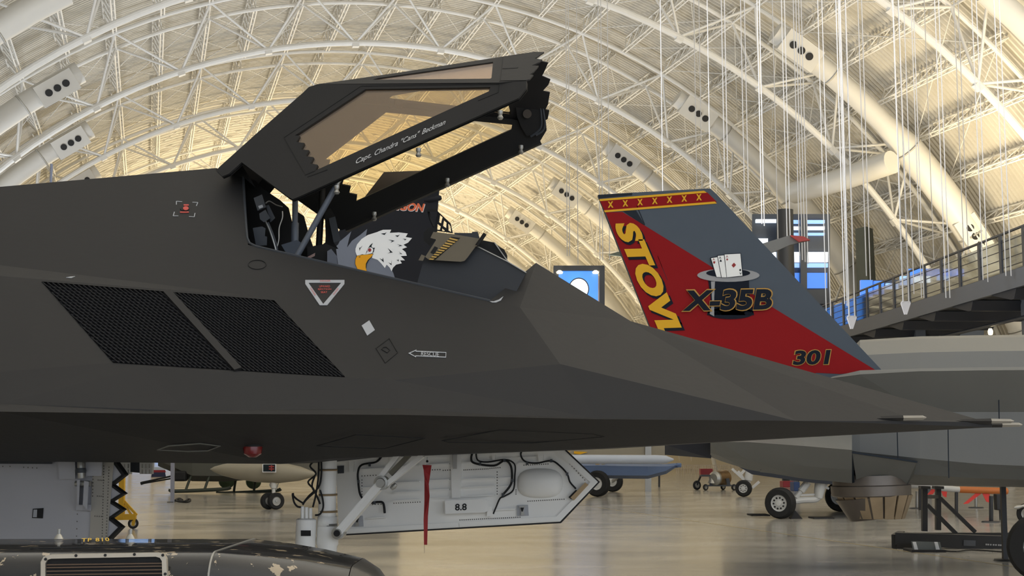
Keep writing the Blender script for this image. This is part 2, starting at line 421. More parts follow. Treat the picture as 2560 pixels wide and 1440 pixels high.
# end wall and side walls
M_WALL = mat('pale_wall_panel', (190, 184, 172), .7, var=.05, scale=.2)
M_GLASSDAY = mat('daylit_glazing', (120, 160, 220), .2, emit=(150, 190, 250), estr=.9)
M_GLASSBLUE = mat('blue_daylit_glazing', (60, 110, 200), .2, emit=(72, 132, 228), estr=.75)
M_GLASSWHITE = mat('bright_daylit_glazing', (220, 235, 250), .2, emit=(236, 246, 255), estr=1.15)
pts = [arc(SE - .2, -THM + 2 * THM * i / 40, RD + .2) for i in range(41)]
o = mk('wall_end', pts + [p + AX * .4 for p in pts], [tuple(range(41)), tuple(range(81, 40, -1))] + [(i, i + 1, 42 + i, 41 + i) for i in range(40)], M_WALL)
tag(o, 'pale panelled end wall of the hall', 'wall', kind='structure')
for i, t in enumerate([-31, -27, -23, -19, -15, -11]):
    wn = thing('window_%d' % (i + 1), 'tall daylit glass bay in the far end wall', 'window', HW(SE - .5, t, 0), 'end wall windows', 'structure')
    c = [HW(SE - .5, t - 1.8, .2), HW(SE - .5, t + 1.8, .2), HW(SE - .5, t + 1.8, 7), HW(SE - .5, t - 1.8, 7)]
    plate('pane', c, .05, M_GLASSDAY, wn)
    for (a, b) in ((0, 1), (1, 2), (2, 3), (3, 0)): beam('frame', c[a], c[b], .15, .15, M_DARKSTEEL, wn)
for sd, nm in ((-1, 'wall_left'), (1, 'wall_right')):
    c0, c1 = HW(SB, sd * 35.0, 0), HW(SE - 1, sd * 35.0, 0); h = V((0, 0, 3.2)); n_ = LT * sd * .3
    o = mk(nm, [c0, c1, c1 + h, c0 + h, c0 + n_, c1 + n_, c1 + h + n_, c0 + h + n_], [(0, 1, 2, 3), (4, 5, 6, 7), (3, 2, 6, 7), (0, 1, 5, 4), (0, 3, 7, 4), (1, 2, 6, 5)], M_WALL)
    tag(o, 'pale low side wall under the roof foot', 'wall', kind='structure')
# hanging cables with anchor plates
M_TRI = mat('anchor_plate_white', (205, 203, 206), .4)
def roof_z(x, y):
    p = V((x, y, 0)); t = p.dot(LT) - OFF; return ZC + math.sqrt(max(1, (RIN + 3.4) ** 2 - t * t))
def cable(px, py, Y, rad=.022, weight=False, top=None):
    b = P(px, py, Y); tpt = V((b.x, b.y, roof_z(b.x, b.y)))
    return b, tpt
cab = []
for (x, y, Y) in [(1812, 470, 44), (1820, 470, 44), (1862, 520, 46), (1872, 530, 46), (1905, 560, 34), (1911, 565, 34), (1968, 600, 40), (1976, 610, 40),
                  (1999, 640, 47), (2006, 650, 47), (2013, 655, 47), (2020, 660, 47), (2066, 790, 38), (2077, 800, 38), (2112, 760, 33), (2118, 765, 33), 
                  (2166, 690, 45), (2176, 700, 45), (2285, 735, 40), (2304, 745, 40), (2310, 745, 40), (2365, 745, 36), (2375, 745, 36), (2256, 690, 52),
                  (2458, 700, 36), (2470, 705, 36), (2515, 690, 33), (2528, 690, 33), (1418, 640, 60), (1424, 640, 60), (1445, 660, 62), (1500, 650, 58), (1507, 650, 58), (1524, 650, 58), (1742, 470, 56), (1755, 470, 56), (2335, 660, 55), (2410, 640, 50), (2421, 640, 50), (1945, 600, 52)]:
    b, tp = cable(x, y, Y)
    o = bar('hanging_cable', b, tp, .014 if Y < 42 else .018, M_CABLE, None, 6)
    tag(o, 'thin white suspension cable hanging from the roof arches', 'cable', 'suspension cables over the walkway')
for (x, y, Y) in [(2130, 806, 31), (2265, 770, 31)]:
    pb = P(x, y, Y); lab = 'grey white triangular anchor plate hung on paired cables ' + ('just beside the slate fin edge' if x < 2200 else 'before the middle of the walkway girder')
    r = thing('cable_anchor', lab, 'anchor', pb, 'triangular cable anchors')
    plate('anchor_plate', [P(x - 10, y - 17, Y), P(x + 10, y - 17, Y), P(x + 12, y - 12, Y), P(x + 3, y + 16, Y), P(x - 3, y + 16, Y), P(x - 12, y - 12, Y)], .06, M_TRI, r)
    for dx in (-7, 7):
        b = P(x + dx, y - 14, Y); bar('cable', b, V((b.x, b.y, roof_z(b.x, b.y))), .018, M_CABLE, r, 6)
# ------------------------------------------------------------------ elevated walkway at the right
BZ = 6.0
bA = PZ(2092, 850, BZ); bB = PZ(2600, 700, BZ)
bd = (bB - bA).normalized(); bn = V((-bd.y, bd.x, 0)); bn = bn if bn.x > 0 else -bn
b0 = bA - bd * 16; b1 = bB + bd * 3
wk = thing('elevated_walkway', 'dark steel elevated walkway bridge with railings and ceiling lamps', 'walkway', V((b0.x, b0.y, 0)))
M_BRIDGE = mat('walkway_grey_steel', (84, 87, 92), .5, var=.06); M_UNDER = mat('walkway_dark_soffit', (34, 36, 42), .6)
up = V((0, 0, 1))
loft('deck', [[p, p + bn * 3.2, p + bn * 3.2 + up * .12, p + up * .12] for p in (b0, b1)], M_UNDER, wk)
for o_ in (0, 3.2): beam('edge_girder', b0 + bn * o_ + up * .22, b1 + bn * o_ + up * .22, .12, .5, M_BRIDGE, wk)
L = (b1 - b0).length; k = 0
while k * 1.55 < L:
    for o_ in (0, 3.2):
        p = b0 + bd * k * 1.55 + bn * o_; beam('railing_post', p, p + up * 1.55, .05, .16, M_DARKSTEEL, wk, bd)
    p = b0 + bd * (k * 1.55 + .7)
    if k % 2 == 0:
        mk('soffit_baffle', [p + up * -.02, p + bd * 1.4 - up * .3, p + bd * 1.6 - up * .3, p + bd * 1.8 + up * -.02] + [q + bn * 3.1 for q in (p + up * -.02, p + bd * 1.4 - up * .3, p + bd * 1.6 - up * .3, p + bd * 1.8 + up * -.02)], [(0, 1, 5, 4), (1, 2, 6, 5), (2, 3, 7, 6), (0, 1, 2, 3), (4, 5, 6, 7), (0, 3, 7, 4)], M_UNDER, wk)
    k += 1
for o_ in (0, 3.2):
    beam('handrail', b0 + bn * o_ + up * 1.56, b1 + bn * o_ + up * 1.56, .07, .05, M_DARKSTEEL, wk)
    for h in (.62, .86, 1.1, 1.33): bar('rail_wire', b0 + bn * o_ + up * h, b1 + bn * o_ + up * h, .012, M_DARKSTEEL, wk, 5)
M_RGLASS = glass('railing_glass', (.75, .8, .85), .10)
k = 0
while k * 3.1 + 3 < L:
    p = b0 + bd * (k * 3.1 + .1) + up * .5; plate('glass_panel', [p, p + bd * 2.9, p + bd * 2.9 + up * .9, p + up * .9], .012, M_RGLASS, wk); k += 1
M_LAMP = mat('small_warm_lamp', (255, 240, 200), .3, emit=(255, 236, 190), estr=3.0)
q0 = b0 + bn * 1.3 - up * .55; q1 = b1 + bn * 1.3 - up * .55
bar('lamp_rail', q0, q1, .06, M_DARKSTEEL, wk, 8)
for k in range(6):
    p = q0.lerp(q1, .40 + k * .115); bar('lamp_stem', p, p - up * .12, .03, M_DARKSTEEL, wk, 6); lathe('lamp', p - up * .3, p - up * .1, [(0, .02), (.1, .07), (.6, .08), (1, .05)], M_LAMP, wk, 10)
for k in range(4):
    p = b0 + bd * (2 + k * L / 4) + bn * 1.6
    beam('pier', V((p.x, p.y, 0)), p, .35, .35, M_BRIDGE, wk)
# ------------------------------------------------------------------ daylit entrance bay and other far features
YB = 74
eb = thing('window_7', 'daylit entrance bay with louvres seen behind the red and grey tail fin', 'window', V((P(1980, 700, YB).x, YB, 0)), None, 'structure')
def rect(x0, y0, x1, y1, Y): return [P(x0, y1, Y), P(x1, y1, Y), P(x1, y0, Y), P(x0, y0, Y)]
M_BAY = mat('bay_dark_frame', (70, 76, 86), .5)
loft('bay_frame', [rect(1880, 535, 2075, 860, YB + .3), rect(1880, 535, 2075, 860, YB + 2)], M_BAY, eb)
for (x0, y0, x1, y1, m_) in [(1890, 548, 1945, 556, M_GLASSWHITE), (1955, 550, 2062, 558, M_GLASSDAY), (1955, 566, 2062, 574, M_GLASSWHITE), (1955, 582, 2062, 588, M_GLASSDAY), (1890, 596, 1920, 612, M_GLASSWHITE),
                            (1920, 630, 1952, 655, M_GLASSWHITE), (1960, 630, 2005, 655, M_GLASSWHITE), (2008, 630, 2070, 655, M_GLASSWHITE), (1920, 658, 2070, 668, M_GLASSDAY),
                            (1955, 682, 2010, 720, M_GLASSBLUE), (2013, 682, 2068, 720, M_GLASSBLUE), (1955, 724, 2068, 760, M_BAY)]:
    plate('pane', rect(x0, y0, x1, y1, YB), .2, m_, eb)
for x in (1950, 2008): beam('mullion', P(x, 860, YB - .2), P(x, 545, YB - .2), .35, .35, M_BAY, eb)
bar('round_column', V((P(1962, 600, YB - 2).x, YB - 2, 0)), P(1962, 525, YB - 2), .45, M_DARKSTEEL, eb, 14)
M_COL = mat('green_grey_cladding', (84, 90, 84), .6, var=.25, scale=1.2)
eb2 = thing('clad_column', 'dark green grey clad column standing behind the walkway railing', 'column', V((P(2155, 700, 82).x, 82, 0)), None, 'structure')
loft('shaft', [[V((P(x, 640, y).x, y, 0)) for x, y in ((2138, 82), (2166, 81), (2200, 83))], [P(2138, 572, 82), P(2166, 566, 81), P(2182, 572, 83)]], M_COL, eb2)
sc2 = thing('window_8', 'row of small blue daylit panes low on the right wall behind the walkway', 'window', V((P(2300, 700, 60).x, 60, 0)), None, 'structure')
loft('sill_band', [rect(2150, 700, 2460, 880, 61), rect(2150, 700, 2460, 880, 62)], M_BAY, sc2)
for (x0, y0, x1, y1, m_) in [(2152, 700, 2182, 742, M_GLASSBLUE), (2186, 702, 2210, 735, M_GLASSBLUE), (2216, 708, 2246, 722, M_GLASSDAY), (2252, 690, 2282, 712, M_GLASSDAY), (2286, 690, 2326, 706, M_GLASSWHITE), (2345, 682, 2372, 700, M_GLASSDAY), (2270, 672, 2410, 690, M_GLASSBLUE), (2390, 676, 2404, 690, M_GLASSDAY)]:
    plate('pane', rect(x0, y0, x1, y1, 60.8), .2, m_, sc2)
sg = thing('framed_display', 'tall dark framed bright blue display with white disc beyond the nose', 'display', V((P(1446, 800, 80).x, 80, 0)))
for (a, b) in (((1390, 1160), (1390, 668)), ((1505, 1160), (1505, 668)), ((1384, 671), (1511, 671))): beam('frame_bar', P(*a, 80), P(*b, 80), .3, .3, M_DARKSTEEL, sg)
M_DISP = mat('blue_backlit_panel', (60, 120, 220), .3, emit=(78, 148, 236), estr=.8); M_DISC = mat('white_backlit_disc', (230, 240, 250), .3, emit=(240, 248, 255), estr=.95)
plate('blue_panel', rect(1396, 676, 1495, 815, 80.1), .2, M_DISP, sg)
plate('pale_side_panel', rect(1496, 690, 1503, 815, 80.1), .2, mat('pale_panel', (214, 190, 176), .5), sg)
plate('white_disc', [P(x, y, 79.9) for (x, y) in ell(1447, 722, 24, 26)], .05, M_DISC, sg)
plate('disc_rim', [[P(x, y, 79.85) for (x, y) in ell(1447, 722, 26, 28)], [P(x, y, 79.85) for (x, y) in ell(1447, 722, 23.5, 25.5)]], .05, M_DARKSTEEL, sg)
for x in (1399, 1489): lathe('spot_lamp', P(x, 676, 79.6), P(x, 684, 79.6), [(0, .08), (.5, .2), (1, .16)], M_LAMP, sg, 10)
post = bar('steel_post', V((P(129, 470, 21).x, 21, 0)), P(129, 410, 21), .022, mat('post_blue_grey', (140, 148, 170), .5), None, 8); tag(post, 'slim blue grey post rising behind the spine of the black jet', 'post')
# ================================================================== THE BLACK FACETED JET
M_RAM = mat('black_radar_coating', (42, 41, 41), .66, var=.10, scale=1.6, bump=.05, spec=.35)
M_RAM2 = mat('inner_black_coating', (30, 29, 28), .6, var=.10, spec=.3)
M_DKGREY = mat('cockpit_grey_paint', (58, 62, 68), .5, var=.08)
M_STRUT = mat('prop_strut_grey', (88, 94, 104), .4, var=.05)
M_WHITEG = mat('bay_white_paint', (238, 236, 230), .45, var=.10, scale=2.5)
M_METAL = mat('worn_metal', (168, 166, 160), .35, metal=.6)
M_MARK = mat('marking_light_grey', (172, 174, 178), .6); M_MARKRED = mat('marking_red', (206, 84, 74), .6)
M_LINEBLK = mat('panel_gap_black', (16, 16, 17), .7)
M_RUST = mat('tan_pad', (176, 150, 112), .6)
YAW = math.radians(8); JF = V((math.cos(YAW), -math.sin(YAW), 0)); JN = V((-math.sin(YAW), -math.cos(YAW), 0))   # forward, towards the camera side
JC = V((-.98, 8.8, 0))
def FP(px, py, v): return PL(px, py, JC + JN * v, JN)
def MI(p): return p - JN * (2 * (p - JC).dot(JN))
def vof(p): return (p - JC).dot(JN)
def plane3(a, b, c): return (a, (b - a).cross(c - a).normalized())
def on(pl, px, py): return PL(px, py, pl[0], pl[1])
jet = thing('stealth_jet', 'matt black faceted jet with its cockpit canopy propped wide open', 'aircraft', V((-.9, 8.8, 0)))
# chine: vertical plane from the nose, swept back towards the camera
NOSE = FP(2480, 1056, .02); chd = (JF * -math.cos(math.radians(22.5)) + JN * math.sin(math.radians(22.5))).normalized(); chn = V((-chd.y, chd.x, 0))
def CH(px, py, inn=0.0): return PL(px, py, NOSE + (JN * -inn), chn)
S1 = FP(620, 612, .62); S2 = FP(1225, 752, .50); G1 = FP(862, 943, 1.28)
U1 = plane3(S1, S2, G1)
u = lambda px, py: on(U1, px, py)
RB = u(608, 440); H1 = u(540, 420); T0 = u(0, 467); TL = u(-700, 528)
R1 = FP(1340, 657, .0); R2 = FP(1577, 803, .0); TIP = FP(2440, 1047, .0)
LI0 = u(0, 663); LIL = u(-700, 579); LI1 = u(690, 746)
G0 = u(685, 752)
LO0 = FP(0, 690, vof(LI0) + .17); W1 = plane3(G0, G1, LO0); w1 = lambda px, py: on(W1, px, py)
LOA = w1(105, 705); LOL = w1(-700, 592); GB = w1(283, 907); GB2 = w1(360, 918)
CU = {x: CH(x, y, .09) for x, y in ((-700, 985), (0, 1009), (370, 1027), (460, 1027), (1000, 1021), (1180, 1033), (1490, 1046))}
CLW = {x: CH(x, y) for x, y in ((-700, 1022), (0, 1029), (370, 1034), (1000, 1037), (1490, 1048), (1990, 1052), (2300, 1053))}
X1 = u(1300, 768); X2 = u(1400, 910); Q1 = u(985, 950)
BE = {x: FP(x, y, v) for x, y, v in ((-700, 1150, .9), (0, 1153, .85), (700, 1160, .8), (835, 1146, .75), (1497, 1121, .5), (2000, 1093, .22), (2480, 1068, .02))}
near = [TL, T0, H1, RB, S1, S2, X1, X2, CU[1490], CU[1180], Q1, G1, G0, LI1, LI0, LIL, LO0, LOA, LOL, GB, GB2, R1, R2, TIP, NOSE] + list(CU.values()) + list(CLW.values()) + list(BE.values())
names = 'TL T0 H1 RB S1 S2 X1 X2 CU1490 CU1180 Q1 G1 G0 LI1 LI0 LIL LO0 LOA LOL GB GB2 R1 R2 TIP NOSE'.split()
idx = {k: i for i, k in enumerate(names)}
b = len(names)
for i, x in enumerate(CU): idx['cu%d' % x] = b + i
b += len(CU)
for i, x in enumerate(CLW): idx['cl%d' % x] = b + i
b += len(CLW)
for i, x in enumerate(BE): idx['be%d' % x] = b + i
NF = ['TL T0 LI0 LIL', 'T0 H1 RB LI0', 'RB S1 LI0', 'S1 LI1 LI0', 'S1 S2 LI1', 'LI1 S2 G0', 'G0 S2 G1', 'S2 Q1 G1', 'S2 X2 Q1', 'Q1 X2 cu1490 cu1180', 'S2 X1 X2',
      'LIL LI0 LO0 LOL', 'LI0 LI1 G0 LOA LO0', 'LOL LO0 LOA GB cu0 cu-700', 'GB GB2 cu460 cu370 cu0', 'GB G1 Q1 cu1180 cu1000 cu460 GB2',
      'S2 R1 X1', 'X1 R1 R2', 'X1 R2 X2', 'X2 R2 cl1990', 'X2 cl1990 cl1490 cu1490', 'R2 TIP cl2300 cl1990', 'TIP NOSE cl2300',
      'cu-700 cu0 cl0 cl-700', 'cu0 cu370 cl370 cl0', 'cu370 cu460 cu1000 cl1000 cl370', 'cu1000 cu1180 cu1490 cl1490 cl1000',
      'cl-700 cl0 be0 be-700', 'cl0 cl370 be700 be0', 'cl370 cl1000 be835 be700', 'cl1000 cl1490 be1497 be835', 'cl1490 cl1990 be2000 be1497', 'cl1990 cl2300 be2480 be2000', 'cl2300 NOSE be2480']
vs = near + [MI(p) for p in near]; K = len(near); fs = []
for f in NF:
    t = [idx[q] for q in f.split()]; fs.append(tuple(t)); fs.append(tuple(K + i for i in reversed(t)))
for ring in ('TL T0 H1 RB', 'be-700 be0 be700 be835 be1497 be2000 be2480'):
    t = [idx[q] for q in ring.split()]
    for i in range(len(t) - 1): fs.append((t[i], t[i + 1], K + t[i + 1], K + t[i]))
t = [idx[q] for q in 'TL LIL LOL cu-700 cl-700 be-700'.split()]; fs.append(tuple(t + [K + i for i in reversed(t)]))
# intake mouth: the outline LOA G0 G1 GB stays open and is filled by a recessed grille
fus = mk('fuselage', vs, fs, M_RAM, jet)
# ---- intake grille
def gq(a, c, lift=0.0):   # bilinear on the intake mouth; a along, c down
    p = (LOA * (1 - a) + G0 * a) * (1 - c) + (GB * (1 - a) + G1 * a) * c
    return p + W1N * lift
W1N = W1[1] if W1[1].dot(EYE - LOA) > 0 else -W1[1]
M_GRILLE = mat('intake_grille_black', (38, 38, 40), .7, var=.12, spec=.12)
def inset(a): return a
SPLIT = .53
for (a0, a1) in ((0.0, SPLIT - .012), (SPLIT + .012, 1.0)):
    g = plate('grille_backing', [gq(a0, 0, -.10), gq(a1, 0, -.10), gq(a1, 1, -.10), gq(a0, 1, -.10)], .01, M_LINEBLK, jet)
    sh = .155     # bars lean against the end edges
    n = 24
    for i in range(-int(n * sh * 1.9), n):
        x0 = a0 + (a1 - a0) * i / n; sl = sh * 1.0
        c_lo, c_hi = 0.0, 1.0
        # bar from (x0, c=0) to (x0 + sl, c=1), clipped to [a0, a1]
        if x0 < a0: c_lo = (a0 - x0) / sl
        if x0 + sl > a1: c_hi = (a1 - x0) / sl
        if c_hi - c_lo < .05: continue
        p, q = gq(x0 + sl * c_lo, c_lo, -.012), gq(x0 + sl * c_hi, c_hi, -.012)
        beam('grille_bar', p, q, .006, .03, M_GRILLE, jet, W1N)
    vs = []; fs = []
    for j in range(1, 25):
        c = j / 25; p, q = gq(a0, c, -.004), gq(a1, c, -.004); e = (gq(a0, c + .014, -.004) - p); d = -W1N * .03; bb = len(vs)
        vs += [p, q, q + e, p + e, p + d, q + d, q + e + d, p + e + d]; fs += [tuple(bb + t for t in f) for f in ((0, 1, 2, 3), (0, 1, 5, 4), (3, 2, 6, 7), (4, 5, 6, 7))]
    tag(mk('grille_slats', vs, fs, M_GRILLE, jet), kind='stuff')
beam('grille_divider', gq(SPLIT, 0, -.01), gq(SPLIT, 1, -.01), .045, .05, M_RAM, jet, W1N)
for (a, b_) in ((LOA, G0), (G0, G1), (G1, GB), (GB, LOA)):
    loft('grille_edge', [[a + W1N * .004, a - W1N * .09, a - W1N * .09 + (a - b_).normalized() * .002], [b_ + W1N * .004, b_ - W1N * .09, b_ - W1N * .09 + (a - b_).normalized() * .002]], M_RAM2, jet)
# ---- markings on the near side
def mark(name, pts, m=M_MARK, pl=U1, lift=.004): return plate(name, [on(pl, *p) for p in pts], .003, m, jet, lift=lift)
def mark2(name, outer, inner, m=M_MARK, pl=U1): return plate(name, [[on(pl, *p) for p in outer], [on(pl, *p) for p in inner]], .003, m, jet, lift=.004)
mark2('ejection_triangle', [(763, 701), (861, 701), (861, 711), (818, 764), (799, 764), (763, 711)], [(771, 708), (853, 708), (808, 761)])
for i, (s_, y, x0, x1) in enumerate([('UPWARD', 720, 798, 825), ('EJECTION', 727.5, 795, 828), ('SEAT', 734.5, 802, 818)]):
    text('warning_text', s_, on(U1, x0, y), on(U1, x1, y), on(U1, x0, y - 5), M_MARKRED, jet, .005)
text('danger_text', 'DANGER', on(U1, 800, 706.5), on(U1, 826, 706.5), on(U1, 800, 702.5), M_MARKRED, jet, .008)
text('danger_text', 'DANGER', on(U1, 775, 723), on(U1, 787, 742), on(U1, 778, 721), M_MARKRED, jet, .008)
text('danger_text', 'DANGER', on(U1, 835, 740), on(U1, 847, 724), on(U1, 832, 738), M_MARKRED, jet, .008)
for (a, c, d) in [((441, 512), (441, 503.5), (455.5, 504.5)), ((481, 506), (494.5, 506.5), (491, 515)), ((436, 530), (433, 540), (446, 540)), ((472.5, 541.5), (485.5, 542.5), (487.5, 533))]:
    for (p, q) in ((a, c), (c, d)):
        pp, qq = on(U1, *p), on(U1, *q); beam('corner_mark', pp, qq, .005, .004, M_MARK, jet, U1[1])
mark('rescue_handle_rim', [(450, 523), (464, 516.5), (472, 518), (473, 524), (466, 528.5), (454, 527)], M_LINEBLK)
mark('rescue_handle_disc', ell(464.5, 522.5, 7, 4.8), M_MARKRED, lift=.007)
mark('rescue_bar', [(459, 512), (472, 512), (472, 515), (459, 515)], M_MARKRED)
mark('rescue_bar', [(450, 530), (472, 530), (472, 532.6), (450, 532.6)], M_MARKRED)
mark('grey_patch', [(904, 815), (923, 802), (937, 826), (918, 840)])
mark2('access_panel_line', [(939, 871), (973, 845), (995, 882), (963, 909)], [(941, 871.5), (973, 847.5), (993, 881.5), (963.5, 906.5)], M_LINEBLK)
mark2('access_panel_line', [(953, 874), (957, 868), (966, 867), (975.5, 876), (968, 883)], [(955, 874), (958, 869.5), (965.5, 868.5), (973.5, 876), (968, 881.3)], M_LINEBLK)
mark2('access_panel_line', ell(643, 662, 23, 12), ell(643, 662, 21.5, 10.7), M_LINEBLK)
arrow_o = [(1020.5, 884), (1041, 875), (1040.5, 878), (1115.5, 881.5), (1115, 895), (1040, 891.5), (1040, 894.5)]
arrow_i = [(1025, 884), (1039, 877.8), (1039, 880), (1114, 883), (1113.6, 893), (1038.5, 889.8), (1038.5, 891.8)]
mark2('rescue_arrow', arrow_o, arrow_i)
text('rescue_text', 'RESCUE', on(U1, 1052, 891), on(U1, 1097, 893), on(U1, 1053, 880), M_MARK, jet, .005, bold=.012)
ledge = plane3(LI0, LI1, LO0)
mark('ledge_mark', [(165, 695), (176, 693), (188, 692), (178, 696)], M_MARK, ledge)
# ---- underside details
BP = plane3(CLW[370], CLW[1000], BE[700])
M_BELLYL = mat('belly_line_grey', (112, 112, 106), .7)
mark2('service_panel_line', [(392, 1124), (420, 1113), (500, 1107), (552, 1114), (520, 1127), (470, 1129)], [(397, 1124), (422, 1115), (500, 1109), (545, 1115), (518, 1125.5), (470, 1127)], M_BELLYL, BP)
c = on(BP, 632, 1121); bl = thing_n = None
lens = lathe('beacon_lens', c + V((0, 0, .03)), c - V((0, 0, .05)), [(0, .05), (.3, .055), (.75, .05), (1, .02)], mat('red_beacon_lens', (120, 18, 20), .25, coat=.2), jet, 18)
lathe('beacon_base', c + V((0, 0, .06)), c + V((0, 0, .01)), [(0, .065), (1, .06)], M_RAM2, jet, 18)
for pts in ([(792, 1115), (890, 1087), (1062, 1096), (960, 1122), (845, 1118)], [(1105, 1102), (1250, 1075), (1480, 1085), (1510, 1092), (1420, 1100), (1330, 1108), (1120, 1106)]):
    BP2 = plane3(CLW[1000], CLW[1490], BE[1497]); q = [on(BP2, *p) for p in pts]
    for i in range(len(q)): beam('belly_panel_gap', q[i], q[(i + 1) % len(q)], .006, .004, M_LINEBLK, jet, BP2[1])
# ---- air data probes on the nose
M_PROBE = mat('probe_tip_metal', (150, 146, 138), .4, metal=.3)
for (x0, y0, x1, y1, v, tipx) in ((2060, 1048, 2316, 1044, .26, 2258), (2330, 1052, 2535, 1053, .06, 2478), (2390, 1062, 2556, 1062, -.10, 2505)):
    a, e = FP(x0, y0, v), FP(x1, y1, v); f = FP(tipx, y0 + (y1 - y0) * (tipx - x0) / (x1 - x0), v); wv = V((0, 0, 1)) * .016; nv = JN * .03
    loft('air_probe', [[a + wv * .3, a + nv * 1.6, a - wv * 1.2, a - nv * 1.6]] + [[f + wv, f + nv * .6, f - wv, f - nv * .6]], M_RAM, jet)
    loft('probe_tip', [[f + wv * .9, f + nv * .5, f - wv * .9, f - nv * .5], [e - JF * .02 + wv * .8, e - JF * .02 + nv * .4, e - JF * .02 - wv * .8, e - JF * .02 - nv * .4], [e + wv * .2, e + nv * .1, e - wv * .2, e - nv * .1]], M_PROBE, jet)
# ---- open canopy (near half from the photo's outline, far half mirrored)
cpl = plane3(FP(735, 498, .58), FP(1296, 244, .56), FP(800, 210, .20)); C = lambda x, y: on(cpl, x, y)
z4 = lambda x, y: (540 + x * .33594, 120 + y * .33594)
z6 = lambda x, y: (1200 + x / 6, 110 + y / 6)
sideo = [z4(0, 910), z4(30, 880), z4(330, 610), z4(650, 330), z4(690, 290), z4(760, 268), z4(1500, 262), z4(2110, 255), z4(2310, 245), z4(2308, 300), z4(2250, 372), z4(1650, 640), z4(620, 1105), z4(570, 1125), z4(540, 1110), z4(190, 850), z4(95, 935), z4(45, 955)]
win = [z4(2042, 291), z4(2030, 322), z4(750, 907), z4(738, 912), z4(755, 868), z4(700, 860), z4(725, 812), z4(665, 805), z4(692, 760), z4(632, 755), z4(657, 706), z4(597, 700), z4(622, 652), z4(588, 650), z4(1110, 306)]
M_CGLASS = glass('gold_tinted_canopy_glass', (.98, .93, .79), .27, .22, (1.0, .86, .80))
def mir(l): return [MI(p) for p in l]
can = [C(*p) for p in sideo]; wn_ = [C(*p) for p in win]
inward = C(1000, 300) - JN * 2
for nm, f in (('near', lambda l: l), ('far', mir)):
    tw = None if nm == 'near' else MI(EYE)
    plate('canopy_side_frame', [f(can), f(wn_)], .014, M_RAM, jet, toward=tw)
    grow = [C(*p) for p in (z4(2042, 291), z4(2030, 322), z4(745, 915), z4(575, 655), z4(1110, 306))]
    sh = newell(grow); sh = sh if sh.dot(EYE - grow[0]) > 0 else -sh
    g = [p - sh * .010 for p in grow]
    o = plate('canopy_side_window', f(g), .008, M_CGLASS, jet, toward=tw)
    # dark liner inside the frame, so the inner face is black
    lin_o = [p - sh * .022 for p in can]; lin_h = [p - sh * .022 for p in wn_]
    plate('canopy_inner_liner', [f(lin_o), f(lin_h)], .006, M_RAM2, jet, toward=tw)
# panel seams of the window frame on the near side
for (a, b_) in ((z4(505, 667), z4(1080, 283)), (z4(505, 667), z4(665, 945)), (z4(665, 945), z4(740, 912)), (z4(680, 960), z4(830, 905)), (z4(1080, 283), z4(2110, 270)), (z4(2110, 255), z4(2100, 330)), (z4(2100, 330), z4(1950, 392))):
    beam('frame_seam', C(*a), C(*b_), .006, .004, M_LINEBLK, jet, cpl[1])
# quarter panels with saw-tooth front edge
A_ = C(*z4(760, 268)); C_ = C(*z4(2310, 245)); BT = FP(*z4(2360, 32), .10)
qpl = plane3(A_, C_, BT); Q = lambda p: on(qpl, *p)
qo = [z4(760, 268), z4(1300, 192)] + [z6(345, 187), z6(600, 155), z6(810, 115), z6(962, 120), z6(860, 192), z6(820, 216), z6(935, 233), z6(885, 272), z6(775, 322), z6(880, 326), z6(800, 420), z6(742, 458), z6(800, 462), z6(740, 530), z6(700, 542)] + [z4(2110, 257)]
qw = [z4(1165, 236), z4(1200, 224), z4(2062, 103), z4(2050, 222), z4(2040, 228)]
qn = qpl[1] if qpl[1].dot(EYE - A_) > 0 else -qpl[1]
for nm, f in (('near', lambda l: l), ('far', mir)):
    tw = None if nm == 'near' else MI(EYE)
    plate('canopy_quarter_frame', [f([Q(p) for p in qo]), f([Q(p) for p in qw])], .008, M_RAM, jet, toward=tw)
    gq_ = [Q(p) - qn * .006 for p in (z4(1150, 240), z4(1200, 222), z4(2066, 100), z4(2052, 230))]
    plate('canopy_quarter_window', f(gq_), .010, M_CGLASS, jet, toward=tw)
beam('frame_seam', Q(z4(2135, 68)), Q(z4(2112, 250)), .006, .004, M_LINEBLK, jet, qn)
beam('seam_slot', Q(z6(340, 368)), Q(z6(570, 355)), .016, .004, M_LINEBLK, jet, qn)
beam('frame_seam', Q(z6(310, 552)), Q(z6(700, 545)), .010, .006, M_LINEBLK, jet, qn)
# roof strip closing the top between the halves, and windscreen between the quarter panels
top = [C(*z4(30, 880)), C(*z4(330, 610)), C(*z4(650, 330)), A_, Q(z4(1300, 192)), Q(z6(345, 187)), Q(z6(810, 118))]
vs = top + mir(top); n = len(top)
mk('canopy_roof_strip', vs + [p - V((0, 0, .02)) for p in vs], [(i, i + 1, n + i + 1, n + i) for i in range(n - 1)] + [(2 * n + i, 2 * n + i + 1, 3 * n + i + 1, 3 * n + i) for i in range(n - 1)], M_RAM, jet)
